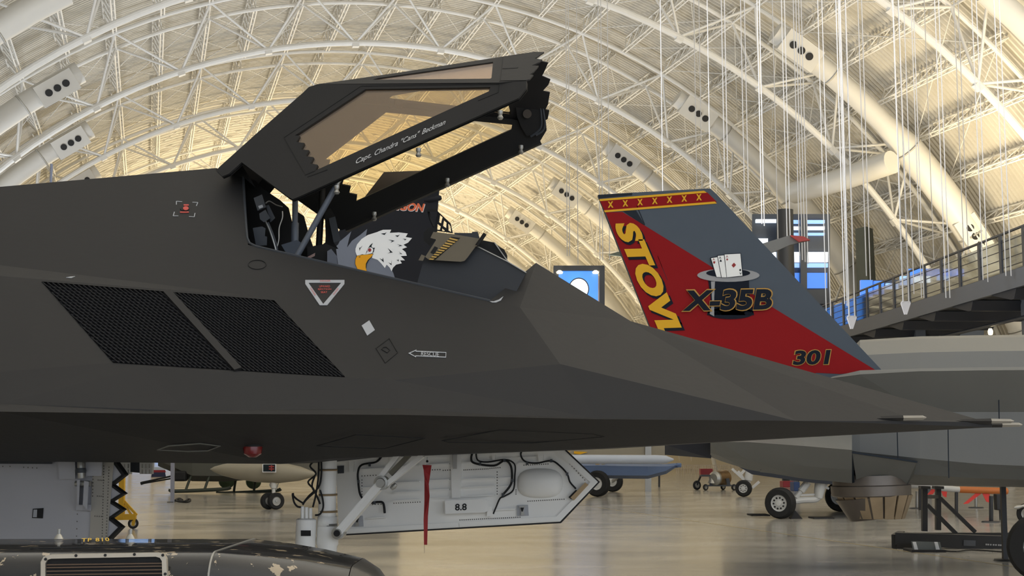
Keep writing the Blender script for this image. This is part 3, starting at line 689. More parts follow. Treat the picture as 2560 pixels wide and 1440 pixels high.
# front bow: seal tubes and two round pads on the far inner cheek
cheek = [MI(C(*p)) for p in (z4(2100, 420), z4(2300, 245), z4(2310, 245), z4(2308, 300), z4(2250, 372))]
shf = newell([MI(p) for p in can]); shf = shf if shf.dot(EYE - can[0]) > 0 else -shf
fpl = (MI(can[0]) + shf * .055, shf)
ck = lambda x, y: on(fpl, *z6(x, y))
plate('inner_cheek', [ck(*p) for p in ((520, 850), (700, 640), (740, 560), (800, 470), (860, 520), (900, 700), (930, 1000), (960, 1180), (930, 1290), (870, 1350), (700, 1380), (620, 1250), (560, 1100))], .02, M_RAM2, jet)
for (x, y, r) in ((675, 812, 58), (706, 1040, 66)): plate('round_pad', [ck(x + r * math.cos(t * .3), y + r * math.sin(t * .3)) for t in range(21)], .012, mat('brown_pad', (74, 66, 58), .6), jet, lift=.02)
tube('canopy_seal', spline([ck(790, 430), ck(850, 600), ck(890, 850), ck(920, 1100), ck(915, 1240), ck(860, 1320), ck(760, 1390)]), .008, M_DKGREY, jet, 6)
tube('canopy_seal', spline([ck(840, 390), ck(880, 560), ck(925, 850), ck(960, 1080), ck(972, 1200), ck(940, 1300), ck(840, 1370)]), .008, M_DKGREY, jet, 6)
# rails, latches
rail0, rail1 = C(*z4(600, 1112)), C(*z4(2245, 374))
beam('canopy_rail', MI(rail0) - sh * 0, MI(rail1), .05, .06, M_RAM2, jet)
for (x, y) in ((2105, 462), (1495, 742), (885, 1020)):
    p = C(*z4(x, y - 18)) - sh * .03; lathe('latch_pin', p, p - V((0, 0, .055)), [(0, .016), (.3, .016), (.5, .011), (.8, .019), (1, .012)], M_METAL, jet, 10)
for (x, y) in ((2268, 740), (1722, 985), (1180, 1235)):
    p = on(fpl, *z4(x, y - 22)) + shf * .03; lathe('latch_pin', p, p - V((0, 0, .06)), [(0, .016), (.3, .016), (.5, .011), (.8, .019), (1, .012)], M_METAL, jet, 10)
# name lettering along the near rail
bl_ = lambda x: 412 - (x - 888) * .446
for (w_, x0, x1, dn) in (('Capt.', 888, 928, 4), ('Chandra', 935, 994, 0), ('"Cans"', 1000, 1046, 0), ('Beckman', 1055, 1112, 0)):
    text('name_lettering', w_, C(x0 - dn * .3, bl_(x0) + dn), C(x1 - dn * .3, bl_(x1) + dn), C(x0 + 5, bl_(x0) - 14.5), mat('name_lettering', (205, 205, 205), .6), jet, .004, bold=.006)
# mirror / handle seen through the glass
p0 = FP(989, 268, -.05); block('canopy_mirror', p0, (.085, .03, .022), M_RAM2, jet, rot=Matrix.Rotation(.12, 4, 'Y')); bar('mirror_stem', p0, p0 + V((0, 0, .05)), .008, M_RAM2, jet, 6)
# hinge block
hp = [(541, 421), (556, 441), (600, 444), (612, 446), (640, 470), (602, 408), (580, 425)]
loft('canopy_hinge', [[FP(x, y, .12) for x, y in hp], [FP(x, y, -.2) for x, y in hp]], M_RAM2, jet)
# props holding the canopy
a, e = FP(742, 641, .52), FP(842, 462, .50); bar('prop_rod', a, e, .019, M_STRUT, jet, 12); lathe('rod_end', e, e + (e - a).normalized() * .05, [(0, .018), (.3, .013), (1, .015)], M_METAL, jet, 10)
a, e = FP(737, 628, .15), FP(738, 500, .15); bar('lift_actuator', a, e, .019, M_STRUT, jet, 14); bar('actuator_sleeve', a, a.lerp(e, .55), .025, M_STRUT, jet, 14)
a, e = FP(797, 620, -.25), FP(806, 470, -.25); bar('far_prop', a, e, .022, M_RAM2, jet, 12)
# ---- cockpit tub and what stands up in it
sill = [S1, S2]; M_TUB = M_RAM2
dz = V((0, 0, .55))
tubv = [RB, S1, S2, R1, MI(S2), MI(S1), MI(RB)]
low = [RB - V((0, 0, 1.0)), S1 - dz, S2 - dz * .6, R1 - dz * .6, MI(S2) - dz * .6, MI(S1) - dz, MI(RB) - V((0, 0, 1.0))]
inset_ = [p + ((JC + V((0, 0, p.z))) - p).dot(JN) * JN * .02 for p in tubv]
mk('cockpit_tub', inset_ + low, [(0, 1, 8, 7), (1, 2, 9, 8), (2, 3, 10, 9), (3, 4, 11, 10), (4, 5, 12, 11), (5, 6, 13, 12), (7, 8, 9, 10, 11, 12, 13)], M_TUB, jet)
rimq = [(608, 440), (615, 560), (618, 595), (624, 608), (640, 616), (900, 677), (1225, 752)]
tube('cockpit_sill_rim', [u(*p) + U1[1] * 0 for p in rimq], .008, M_DKGREY, jet, 6)
bulk = [(610, 443), (640, 452), (655, 470), (700, 500), (722, 520), (728, 545), (742, 600), (760, 690), (610, 690)]
loft('rear_bulkhead', [[FP(x, y, -.05) for x, y in bulk], [FP(x, y, -.45) for x, y in bulk]], M_RAM2, jet)
blk2 = [(745, 530), (760, 540), (772, 585), (784, 620), (792, 660), (735, 660), (740, 600)]
loft('seat_rail_frame', [[FP(x, y, -.12) for x, y in blk2], [FP(x, y, -.3) for x, y in blk2]], M_RAM2, jet)
def slab(name, pts, v0, v1, m): return loft(name, [[FP(x, y, v0) for x, y in pts], [FP(x, y, v1) for x, y in pts]], m, jet)
slab('actuator_box', [(634, 495), (655, 486), (665, 518), (644, 527)], .30, .20, M_DKGREY)
slab('box_placard', [(645.5, 515), (656, 511.5), (658, 518), (648, 522)], .305, .30, M_MARK)
slab('valve_block', [(648, 534), (664, 524), (670, 536), (676, 545), (660, 556), (650, 548)], .30, .20, M_DKGREY)
slab('side_block', [(665, 514), (672, 512), (688, 545), (676, 556)], .26, .16, M_DKGREY)
slab('relay_box', [(632, 570), (655, 566), (664, 571), (662, 590), (668, 592), (667, 613), (640, 615)], .35, .2, M_DKGREY)
for i, pts in enumerate(([(663, 552), (672, 570), (682, 598), (690, 626)], [(670, 556), (682, 585), (692, 615), (694, 628)], [(664, 508), (674, 503), (690, 512), (706, 517)], [(706, 528), (706, 545), (698, 570), (697, 600), (692, 620)])):
    tube('hydraulic_line', spline([FP(x, y, .27) for x, y in pts]), .006 if i < 2 else .004, M_METAL if i != 1 else M_DKGREY, jet, 6)
slab('headrest_plate', [(703, 612), (742, 600), (751, 605), (757, 620), (745, 642), (716, 634)], .30, .10, mat('blue_grey_plate', (64, 72, 84), .5))
slab('ejection_box', [(768, 618), (815, 609), (840, 620), (845, 660), (800, 662), (768, 645)], .12, -.2, M_RAM2)
slab('caution_label', [(769, 642), (788, 632), (787, 640), (770, 648)], .125, .12, mat('caution_label', (170, 140, 130), .6))
slab('shiny_bracket', [(818, 628), (828, 622), (842, 640), (844, 664), (818, 660)], .16, .12, mat('grey_bracket', (110, 114, 124), .3))
slab('side_console', [(822, 546), (838, 541), (852, 602), (834, 606)], -.1, -.2, M_DKGREY)
slab('console_frame', [(812, 530), (826, 520), (838, 541), (822, 546), (834, 606), (846, 622), (812, 626), (814, 590)], -.2, -.3, M_RAM2)
# instrument hood, sight and glare shield
z7 = lambda x, y: (1030 + x / 6.547, 520 + y / 6.547)
hood = [z7(190, 850), z7(80, 1250), z7(850, 1500), z7(1400, 1600), z7(1640, 1500), z7(1870, 1060), z7(1570, 880), z7(1060, 620), z7(600, 700)]
M_HOOD = mat('hood_dark_grey', (48, 50, 54), .55, var=.08)
n_ = len(hood); prof = [(.42, .0), (.30, -.0), (-.30, 0), (-.42, 0)]
slab('instrument_hood', hood, .34, -.36, M_HOOD)
M_BRASS = mat('brass_sun_shield', (112, 102, 84), .4, metal=.25); M_YEL = mat('hazard_yellow', (206, 166, 84), .5)
sp_ = [z7(215, 800), z7(400, 515), z7(300, 490), z7(350, 390), z7(690, 430), z7(1100, 500), z7(1070, 590), z7(910, 810), z7(860, 865), z7(800, 880), z7(280, 850)]
slab('sun_shield', sp_, .40, .37, M_BRASS)
slab('shield_tab', [z7(105, 855), z7(155, 760), z7(215, 785), z7(180, 865)], .40, .38, M_BRASS)
slab('shield_slot', [z7(300, 730), z7(370, 625), z7(425, 650), z7(360, 755)], .405, .40, M_LINEBLK)
slab('hazard_band', [z7(270, 850), z7(640, 470), z7(790, 490), z7(380, 850)], .403, .40, M_RAM2)
for i in range(10):
    a = i / 10; b_ = a + .06
    l0 = (275 + 365 * a, 845 - 375 * a); l1 = (275 + 365 * b_, 845 - 375 * b_); r0 = (345 + 430 * a, 850 - 345 * a); r1 = (345 + 430 * b_, 850 - 345 * b_)
    slab('hazard_stripe', [z7(*l0), z7(*l1), z7(*r1), z7(*r0)], .408, .403, M_YEL)
slab('shield_rim', [z7(690, 405), z7(980, 410), z7(985, 390), z7(1075, 388), z7(1110, 500), z7(1060, 505), z7(700, 440)], .36, .1, M_HOOD)
a, e = FP(*z7(1060, 620), .41), FP(*z7(1195, 420), .41); tube('grab_handle', [a, a.lerp(e, .5), e], .012, M_RAM2, jet, 8)
dome = [z7(1070, 630), z7(1170, 530), z7(1350, 565), z7(1440, 640), z7(1510, 680), z7(1560, 780), z7(1560, 860), z7(1580, 885)]
slab('sensor_dome', dome, .1, -.25, M_RAM2)
tube('dome_edge', [FP(*z7(x, y), .11) for x, y in ((1350, 565), (1550, 850), (1580, 885))], .004, M_METAL, jet, 5)
tube('hood_edge', [FP(*z7(x, y), .35) for x, y in ((1070, 630), (1570, 880), (1870, 1060))], .004, M_METAL, jet, 5)
slab('gun_sight', [z7(190, 400), z7(260, 330), z7(390, 330), z7(420, 390), z7(345, 400), z7(300, 490), z7(390, 520), z7(290, 620), z7(190, 530)], .2, 0, M_RAM2)
comb = [z7(420, 50), z7(630, 250), z7(665, 410), z7(400, 370), z7(370, 300)]
holes = [[z7(455, 115), z7(500, 150), z7(475, 250), z7(440, 230)], [z7(520, 200), z7(565, 240), z7(560, 330), z7(505, 290)], [z7(590, 250), z7(630, 300), z7(640, 390), z7(595, 370)], [z7(415, 260), z7(470, 300), z7(455, 360), z7(410, 350)], [z7(490, 330), z7(535, 365), z7(525, 380), z7(490, 372)]]
plate('mesh_screen', [[FP(x, y, .05) for x, y in comb]] + [[FP(x, y, .05) for x, y in h] for h in holes], .01, M_LINEBLK, jet)
tube('sight_arm', [FP(*z7(270, 60), .1), FP(*z7(300, 180), .1), FP(*z7(360, 310), .1)], .007, M_LINEBLK, jet, 6)
slab('sight_head', [z7(230, 40), z7(300, 10), z7(410, 20), z7(430, 60), z7(250, 60)], .15, .0, M_RAM2)
# small white crescent at the sill front
mark('sill_crescent', [(1224, 754), (1234, 754.5), (1247, 750), (1258, 742), (1252, 752), (1240, 757), (1230, 757)], M_MARK)
# ---- nose gear
gv = .12
def gp(x, y, v=gv): return FP(x, y, v)
bar('gear_strut', gp(821, 1120), gp(817, 1300), .056, M_WHITEG, jet, 20)
for (y, m_) in ((1175, M_RUST), (1237, M_RUST), (1279, M_RUST), (1312, M_METAL)):
    bar('strut_clamp', gp(820, y - 2.5), gp(820, y + 2.5), .060, m_, jet, 20)
bar('strut_collar', gp(819, 1290), gp(817, 1318), .062, M_WHITEG, jet, 20)
fk_ = gp(818, 1330); fk_.z = .24
lathe('strut_fork', gp(819, 1316), fk_, [(0, .066), (.12, .07), (.14, .062), (.3, .062), (.31, .075), (.4, .075), (.42, .06), (1, .06)], M_WHITEG, jet, 20)
lathe('steering_unit', gp(766, 1296, .16), gp(763, 1372, .16), [(0, .05), (.04, .064), (1, .064)], M_WHITEG, jet, 20)
pc = gp(764, 1332, .16) + JN * .066
slab('data_plate', [(752, 1326), (777, 1326), (777, 1340), (752, 1340)], .228, .224, M_LINEBLK)
for i in range(3): bar('fluid_fitting', gp(756 + i * 10, 1296, .18), gp(756 + i * 10, 1266 + 2 * i, .18), .012, M_WHITEG, jet, 10)
for k, pts in enumerate(([(790, 1150), (775, 1165), (790, 1185), (770, 1205), (785, 1225), (772, 1240), (760, 1255)], [(797, 1150), (796, 1190), (790, 1235), (782, 1268)], [(803, 1150), (803, 1190), (795, 1220), (765, 1250), (757, 1262)], [(800, 1225), (806, 1245), (808, 1268), (800, 1285), (788, 1288)], [(787, 1190), (780, 1215), (792, 1240), (800, 1260)], [(731, 1236), (735, 1255), (743, 1266), (752, 1268)], [(731, 1237), (742, 1248), (758, 1258)])):
    tube('brake_hose', spline([gp(x, y, .2) for x, y in pts], 4), .006, M_LINEBLK, jet, 6)
slab('hose_end', [(729, 1233), (735, 1232), (736, 1241), (730, 1243)], .21, .19, M_LINEBLK)
# drag brace
a, e = gp(848, 1332, .2), gp(955, 1207, .2); beam('drag_brace', a, e, .05, .085, M_WHITEG, jet, JN); beam('brace_channel', a.lerp(e, .06) + JN * .03, e.lerp(a, .05) + JN * .03, .012, .035, M_MARK, jet)
f2 = gp(1040, 1120, .2)
for o_ in (-1, 1):
    d = (f2 - e).normalized(); sd = JN.cross(d).normalized() * .045 * o_; beam('brace_fork', e + sd * .6, f2 + sd * 1.4, .03, .05, M_WHITEG, jet, JN)
beam('brace_inner_rod', e.lerp(f2, .25), f2, .03, .03, mat('olive_grey', (112, 108, 92), .5), jet, JN)
for (p, r) in ((a, .04), (e, .045)): lathe('brace_pin', p - JN * .03, p + JN * .055, [(0, r), (.8, r), (.82, r * .7), (1, r * .6), (1, .005)], M_METAL, jet, 16)
lathe('brace_pin_cap', a + JN * .05, a + JN * .07, [(0, .022), (1, .018)], M_LINEBLK, jet, 12)
lathe('brace_lug', gp(978, 1222, .22), gp(990, 1210, .22), [(0, .012), (.5, .018), (1, .012)], M_METAL, jet, 8)
wc_ = gp(818, 1330); wc_.z = .28
wheel(jet, wc_, .28, .2, JN, mat('tyre_rubber', (26, 26, 27), .75), M_WHITEG, .55)
# ---- nose gear door, hanging beyond the strut
dv = -.22
dpl = (JC + JN * dv, JN); D = lambda x, y: on(dpl, x, y)
dout = [(838, 1140), (1397, 1112), (1495, 1205), (1400, 1304), (862, 1335), (846, 1310)]
plate('gear_door', [D(*p) for p in dout], .035, M_WHITEG, jet)
plate('gear_door_edge', [[D(*p) for p in [(836, 1137), (1398, 1109), (1499, 1205), (1402, 1308), (860, 1339)]], [D(*p) for p in [(838, 1140), (1397, 1112), (1495, 1205), (1400, 1304), (862, 1335)]]], .036, M_LINEBLK, jet, lift=-.004)
def dplate(name, pts, m=M_WHITEG, h=.012, par=None): return plate(name, [D(*p) for p in pts], h, m, par or jet, lift=h)
rimw = 12
plate('door_rim', [[D(*p) for p in [(1310, 1116), (1397, 1113), (1493, 1205), (1400, 1302), (1150, 1317), (1148, 1305), (1392, 1290), (1476, 1205), (1388, 1127)]]], .014, M_WHITEG, jet, lift=.014)
dplate('door_rim', [(862, 1333), (1148, 1317), (1148, 1305), (868, 1322)], h=.014)
dplate('door_rib', [(842, 1148), (1385, 1123), (1385, 1130), (842, 1156)], h=.02)
for (x0, x1, ys) in ((905, 970, (1172, 1218)), (985, 1050, (1165, 1206, 1230, 1250)), (1075, 1125, (1160, 1200, 1224, 1244)), (1160, 1237, (1155, 1197, 1217, 1240)), (1250, 1280, (1145, 1194, 1215)), (1295, 1340, (1143, 1157)), (1240, 1290, (1273,)), (920, 965, (1294,))):
    for y in ys: dplate('door_stiffener', [(x0, y), (x1, y - (x1 - x0) * .05), (x1, y - (x1 - x0) * .05 + 3.4), (x0, y + 3.4)], h=.022)
for (x0, x1, y0, y1) in ((1128, 1155, 1130, 1245), (1229, 1242, 1118, 1150), (1344, 1362, 1112, 1152), (873, 888, 1140, 1180), (974, 986, 1133, 1155)):
    dplate('door_bracket', [(x0, y0), (x1, y0), (x1 - 3, y1), (x0 + 3, y1)], h=.025)
slab('bracket_latch', [(1131, 1125), (1143, 1125), (1142, 1172), (1133, 1172)], dv + .05, dv + .03, M_METAL)
# bulge, placard, pads, latches, wiring on the door
cx, cy = D(1350, 1208), None
ux = (D(1400, 1208) - D(1350, 1208)) / 50; uy = (D(1350, 1258) - D(1350, 1208)) / 50
vs = []; fs = []
for j in range(7):
    ph = j / 6 * math.pi / 2
    for i in range(28):
        th = 2 * math.pi * i / 28; ca, sa = math.cos(th), math.sin(th); sup = (abs(ca) ** 2.8 + abs(sa) ** 2.8) ** (-1 / 2.8)
        vs.append(D(1350, 1208) + ux * (57 * ca * sup * math.cos(ph)) + uy * (37 * sa * sup * math.cos(ph)) + JN * (.06 * math.sin(ph) + .001))
for j in range(6):
    for i in range(28): fs.append((j * 28 + i, j * 28 + (i + 1) % 28, (j + 1) * 28 + (i + 1) % 28, (j + 1) * 28 + i))
mk('door_bulge', vs, fs, M_WHITEG, jet, True)
slab('placard_box', [(1112, 1252), (1210, 1247), (1214, 1281), (1113, 1285)], dv + .06, dv, M_WHITEG)
text('placard_number', '8.8', FP(1138, 1276.5, dv + .062), FP(1167, 1275.5, dv + .062), FP(1138, 1259.5, dv + .062), M_LINEBLK, jet, .003, bold=.02)
slab('placard_end', [(1210, 1249), (1222, 1252), (1224, 1276), (1214, 1280)], dv + .05, dv, M_WHITEG)
slab('tan_pad', [(1426, 1244), (1463, 1206), (1471, 1212), (1435, 1251)], dv + .04, dv + .01, M_RUST)
slab('pad_seat', [(1421, 1243), (1440, 1224), (1446, 1230), (1428, 1248)], dv + .03, dv, M_LINEBLK)
slab('small_bracket', [(1218, 1268), (1229, 1266), (1233, 1290), (1217, 1292)], dv + .03, dv, M_WHITEG)
for (x, y) in ((1306, 1275), (893, 1302)):
    slab('latch_plate', [(x - 14, y - 12), (x + 14, y - 13), (x + 16, y + 14), (x - 14, y + 15)], dv + .01, dv, M_MARK)
    slab('latch_hook', [(x - 9, y - 10), (x + 8, y - 11), (x + 3, y), (x + 5, y + 12), (x - 4, y + 14), (x - 3, y)], dv + .03, dv + .01, M_METAL); slab('latch_shadow', [(x - 5, y - 6), (x + 4, y - 6), (x + 1, y + 4), (x - 2, y + 4)], dv + .033, dv + .03, M_LINEBLK)
slab('nameplate', [(843, 1165), (860, 1164), (860, 1183), (844, 1184)], dv + .006, dv, M_DKGREY)
for pts, r in (([(955, 1140), (940, 1155), (905, 1162), (895, 1180), (896, 1210), (900, 1235), (909, 1250)], .007), ([(928, 1257), (945, 1255), (958, 1258), (962, 1283)], .008),
            ([(1185, 1122), (1178, 1145), (1187, 1158), (1235, 1164), (1262, 1151), (1277, 1165), (1280, 1195), (1275, 1215), (1258, 1236)], .007), ([(1190, 1124), (1194, 1150), (1220, 1155), (1262, 1149), (1286, 1160), (1287, 1190), (1283, 1225), (1262, 1240), (1250, 1246), (1240, 1268), (1233, 1285)], .005),
            ([(1312, 1117), (1302, 1135), (1312, 1153), (1340, 1158), (1378, 1152), (1400, 1165), (1418, 1185), (1425, 1205), (1440, 1222)], .006)):
    tube('door_cable', spline([FP(x, y, dv + .025) for x, y in pts], 5), r, M_LINEBLK, jet, 6)
for (x, y) in ((924, 1162), (896, 1204), (936, 1257), (1200, 1160), (1261, 1151), (1281, 1201), (1257, 1237), (1318, 1158), (1378, 1152), (1418, 1185)): slab('cable_clip', [(x - 3, y - 4), (x + 3, y - 4), (x + 3, y + 4), (x - 3, y + 4)], dv + .035, dv, M_DKGREY)
vs = []; fs = []
def rivets(x0, y0, x1, y1, n):
    for i in range(n):
        a = i / (n - 1); c_ = D(x0 + (x1 - x0) * a, y0 + (y1 - y0) * a) + JN * .0015; bb = len(vs); r = .0045
        for k in range(5): vs.append(c_ + ux.normalized() * r * math.cos(k * 1.2566) + uy.normalized() * r * math.sin(k * 1.2566))
        fs.append(tuple(range(bb, bb + 5)))
for q in ((905, 1190, 940, 1188, 6), (1108, 1176, 1125, 1175, 4), (1160, 1175, 1220, 1172, 14), (1225, 1171, 1250, 1169, 6), (1310, 1163, 1370, 1160, 12), (1243, 1180, 1243, 1235, 9), (1290, 1225, 1290, 1235, 3), (1320, 1253, 1410, 1248, 18), (1150, 1300, 1300, 1293, 30), (910, 1262, 960, 1260, 8), (985, 1258, 1050, 1255, 12), (1425, 1160, 1462, 1200, 8), (1075, 1175, 1100, 1174, 5), (905, 1200, 905, 1250, 8)): rivets(*q)
tag(mk('rivet_rows', vs, fs, mat('rivet_shadow', (96, 92, 86), .5), jet), kind='stuff')
# ---- weapons bay door at the left with saw-tooth edge
bv = .45; bpl = (JC + JN * bv, JN); Bd = lambda x, y: on(bpl, x, y)
M_BAYD = mat('bay_door_grey_white', (176, 176, 180), .5, var=.10, scale=2.0)
zig = [(287, 1150), (313, 1187), (281, 1212), (311, 1234), (278, 1254), (309, 1274), (277, 1296), (305, 1318), (262, 1362)]
plate('bay_door', [Bd(*p) for p in [(-330, 1150)] + [(x - 8, y) for x, y in zig] + [(-330, 1372)]], .05, M_BAYD, jet)
for i in range(len(zig) - 1):
    (x0, y0), (x1, y1) = zig[i], zig[i + 1]; plate('saw_tooth_seal', [Bd(x0 - 9, y0), Bd(x0, y0), Bd(x1, y1), Bd(x1 - 9, y1)], .06, M_LINEBLK, jet, lift=.006)
def bs(name, pts, h=.03, m=M_BAYD): return loft(name, [[FP(x, y, bv + h) for x, y in pts], [FP(x, y, bv) for x, y in pts]], m, jet)
bs('door_doubler', [(232, 1155), (285, 1155), (268, 1345), (224, 1345)], .012, mat('bay_door_warm_grey', (170, 165, 154), .5, var=.15, scale=4))
bs('hinge_plate', [(145, 1153), (188, 1154), (188, 1197), (147, 1198)], .05); bs('hinge_plate', [(213, 1153), (256, 1154), (254, 1190), (215, 1190)], .05)
bar('hinge_actuator', FP(202, 1150, bv + .08), FP(203, 1196, bv + .08), .022, M_METAL, jet, 12); lathe('actuator_collar', FP(202, 1170, bv + .08), FP(202, 1182, bv + .08), [(0, .03), (.5, .034), (1, .03)], M_DKGREY, jet, 12)
bs('hinge_fork', [(192, 1200), (200, 1200), (197, 1262), (193, 1258)], .09); bs('hinge_fork', [(210, 1202), (222, 1204), (218, 1275), (207, 1262)], .09)
bar('hinge_pin', FP(189, 1209, bv + .06), FP(226, 1209, bv + .06), .018, M_METAL, jet, 12)
bs('hinge_base', [(190, 1262), (228, 1262), (228, 1277), (190, 1275)], .04)
bs('placard', [(82, 1272), (109, 1270), (107, 1296), (80, 1295)], .006, M_LINEBLK); bs('placard_inset', [(84, 1274), (93, 1274), (92, 1293), (82, 1293)], .009, M_MARK)
vs = []; fs = []
ux, uy = (Bd(100, 1200) - Bd(99, 1200)), (Bd(100, 1201) - Bd(100, 1200)); D0 = D; D = lambda x, y: Bd(x, y) + JN * .013
for q in ((262, 1165, 258, 1340, 26), (275, 1168, 268, 1340, 24), (196, 1285, 194, 1340, 4), (236, 1165, 234, 1240, 10), (62, 1168, 95, 1170, 4), (248, 1200, 262, 1201, 4), (246, 1240, 260, 1241, 4), (240, 1290, 256, 1291, 4), (10, 1166, 28, 1166, 2)): rivets(*q)
tag(mk('rivet_rows', vs, fs, MATS['rivet_shadow'], jet), kind='stuff'); D = D0
bs('bay_edge_strip', [(-330, 1146), (130, 1150), (130, 1160), (-330, 1158)], .03, M_DKGREY)
# slotted hangers under the far side of the bay
for (x0, x1) in ((296, 326), (349, 380)):
    pl_ = (JC + JN * -.5, JN); f = lambda x, y: on(pl_, x, y)
    plate('slotted_hanger', [[f(x0, 1150), f(x1, 1150), f(x1, 1185), f(x0, 1185)]] + [[f(x0 + 5 + 9 * i, 1160 + 14 * j), f(x0 + 8 + 9 * i, 1160 + 14 * j), f(x0 + 8 + 9 * i, 1170 + 14 * j), f(x0 + 5 + 9 * i, 1170 + 14 * j)] for i in range(3) for j in range(2)], .03, M_WHITEG, jet)
slab('bay_keel', [(326, 1140), (349, 1140), (349, 1182), (326, 1180)], -.5, -.55, M_DKGREY)
# main gear, outside the frame, carries the rest of the jet
mp = JC - JF * 3.4
for sd in (-1, 1):
    c_ = mp + JN * sd * .95; bar('main_gear_leg', V((c_.x, c_.y, .35)), V((c_.x, c_.y, 1.75)), .07, M_WHITEG, jet, 12); wheel(jet, V((c_.x, c_.y, .36)), .36, .24, JN * sd, MATS['tyre_rubber'], M_WHITEG)
# ---- red streamer hung from the gear door
M_RED = mat('streamer_red', (142, 34, 34), .8, var=.12, scale=9)
st = thing('warning_streamer', 'long dark red cloth streamer hanging in front of the white gear door', 'streamer', FP(1065, 1362, .37))
sv = .37
left = [(1056, 1162), (1059, 1175), (1061, 1195), (1061, 1250), (1059, 1300), (1060, 1362)]; right = [(1079, 1163), (1075, 1190), (1072, 1210), (1074, 1240), (1070, 1290), (1068, 1362)]
loft('cloth', [[FP(*a, sv + .01 * math.sin(i * 1.7)), FP(*b_, sv + .01 * math.cos(i * 2.1)), FP(*b_, sv - .004 + .01 * math.cos(i * 2.1)), FP(*a, sv - .004 + .01 * math.sin(i * 1.7))] for i, (a, b_) in enumerate(zip(left, right))], M_RED, st)
bar('tie_cord', FP(1067, 1163, sv), FP(1068, 1142, sv), .002, M_MARK, st, 5); bar('thread', FP(1061, 1362, sv), FP(1061, 1383, sv), .001, M_DKGREY, st, 4)
lathe('eyelet', FP(1068, 1156, sv), FP(1068, 1150, sv), [(0, .006), (.5, .008), (1, .004)], M_LINEBLK, st, 8)
# ================================================================== THE GREY JET WITH THE RED TAIL FIN
XY = 18.6
def XP(x, y, d=0.0): return P(x, y, XY + d)
M_XG = mat('jet_light_grey', (116, 116, 113), .5, var=.05, scale=1.2); M_XBLUE = mat('fin_slate_grey', (84, 92, 102), .75, spec=.15, var=.05)
M_XRED = mat('fin_red', (142, 24, 28), .75, spec=.15, var=.05); M_XYEL = mat('fin_yellow', (226, 172, 48), .75, spec=.15); M_XNAVY = mat('fin_navy', (24, 30, 42), .75, spec=.15); M_XGOLD = mat('fin_gold_outline', (190, 148, 78), .75, spec=.15)
M_CARD = mat('card_white', (244, 244, 242), .75, spec=.15); M_HATG = mat('hat_brim_grey', (158, 158, 160), .75, spec=.15); M_XDARK = mat('fin_dark_tip', (40, 46, 54), .75, spec=.15)
xj = thing('grey_jet', 'grey jet with a red and slate tail fin lettered STOVL', 'aircraft', V((6.0, XY, 0)))
fin = [(1495, 487), (1590, 481), (1775, 471), (1792, 486), (2205, 926), (2100, 945), (2000, 985), (1694, 985), (1626, 819)]
plate('tail_fin', [XP(*p) for p in fin], .12, M_XBLUE, xj)
def fm(name, pts, m, lift=.004): return plate(name, [XP(*p) for p in pts], .004, m, xj, lift=lift)
fm('fin_red_field', [(1514, 531), (1556, 530), (1615, 566), (1774, 664), (1937, 772), (2190, 926), (2100, 935), (2040, 932), (1990, 985), (1694, 985), (1626, 819)], M_XRED)
fm('fin_tip_cap', [(1495, 487), (1581, 482), (1580, 488), (1498, 496)], M_XDARK)
fm('fin_red_band', [(1499, 500), (1768, 481), (1792, 505), (1511, 527)], M_XRED)
fm('fin_yellow_stripe', [(1498, 498), (1760, 477), (1767, 482), (1500, 503)], M_XYEL, .008)
fm('fin_yellow_stripe', [(1510, 526), (1787, 504), (1792, 509), (1512, 531)], M_XYEL, .008)
fm('fin_dark_patch', [(1558, 528), (1590, 526), (1612, 563), (1606, 560)], M_XDARK, .008)
for i in range(7):
    x = 1526.5 + i * 36.8; y = 520 - i * 3.05
    text('fin_cross', 'X', XP(x - 7, y), XP(x + 7, y - .6), XP(x - 7.5, y - 16), M_XYEL, xj, .01, bold=.05)
beam('rudder_gap', XP(1592, 514), XP(1612, 562), .012, .008, M_XDARK, xj, V((0, 1, 0))); beam('rudder_gap', XP(1644, 640), XP(1668, 700), .006, .008, M_XDARK, xj, V((0, 1, 0)))
text('fin_lettering_shadow', 'STOVL', XP(1536, 566), XP(1661, 858), XP(1600, 564), M_XNAVY, xj, .010, bold=.055)
text('fin_lettering', 'STOVL', XP(1532, 559), XP(1656, 851), XP(1593, 557), M_XYEL, xj, .016, bold=.055)
# hat and cards
fm('hat_crown', [(1770, 700), (1776, 740), (1777, 762), (1767, 788), (1885, 788), (1878, 755), (1873, 735), (1872, 700)], M_XNAVY, .012)
fm('hat_crown_base', ell(1826, 783, 58, 15), M_XNAVY, .012)
fm('hat_ribbon', [(1777, 704), (1787, 704), (1785, 745), (1785, 791), (1774, 785), (1780, 755)], M_HATG, .016)
fm('hat_brim', ell(1820.5, 688.5, 78, 16.5), M_HATG, .016)
fm('hat_opening', ell(1820, 683, 55, 10.5), M_XNAVY, .020)
for k, pts in enumerate(([(1777, 646), (1793, 643.5), (1803, 693.5), (1791, 693)], [(1793.5, 640.5), (1809, 639), (1815.5, 694), (1803.5, 694)], [(1810.5, 637), (1850, 635), (1855, 690), (1816.5, 694)])):
    g = [(x + (x - 1815) * .02 - (1.2 if x < 1815 else -1), y - (1.5 if y < 660 else -.5)) for x, y in pts]
    fm('card_outline', g, M_XNAVY, .022 + k * .004); fm('playing_card', pts, M_CARD, .024 + k * .004)
M_SUIT = mat('card_suit_red', (150, 36, 32), .6)
fm('card_diamond', [(1828, 664), (1834, 657.5), (1839, 663.5), (1833, 670)], M_SUIT, .036); fm('card_pip', [(1814.5, 649.5), (1817, 646.5), (1819.5, 649.5), (1817, 652.5)], M_SUIT, .036)
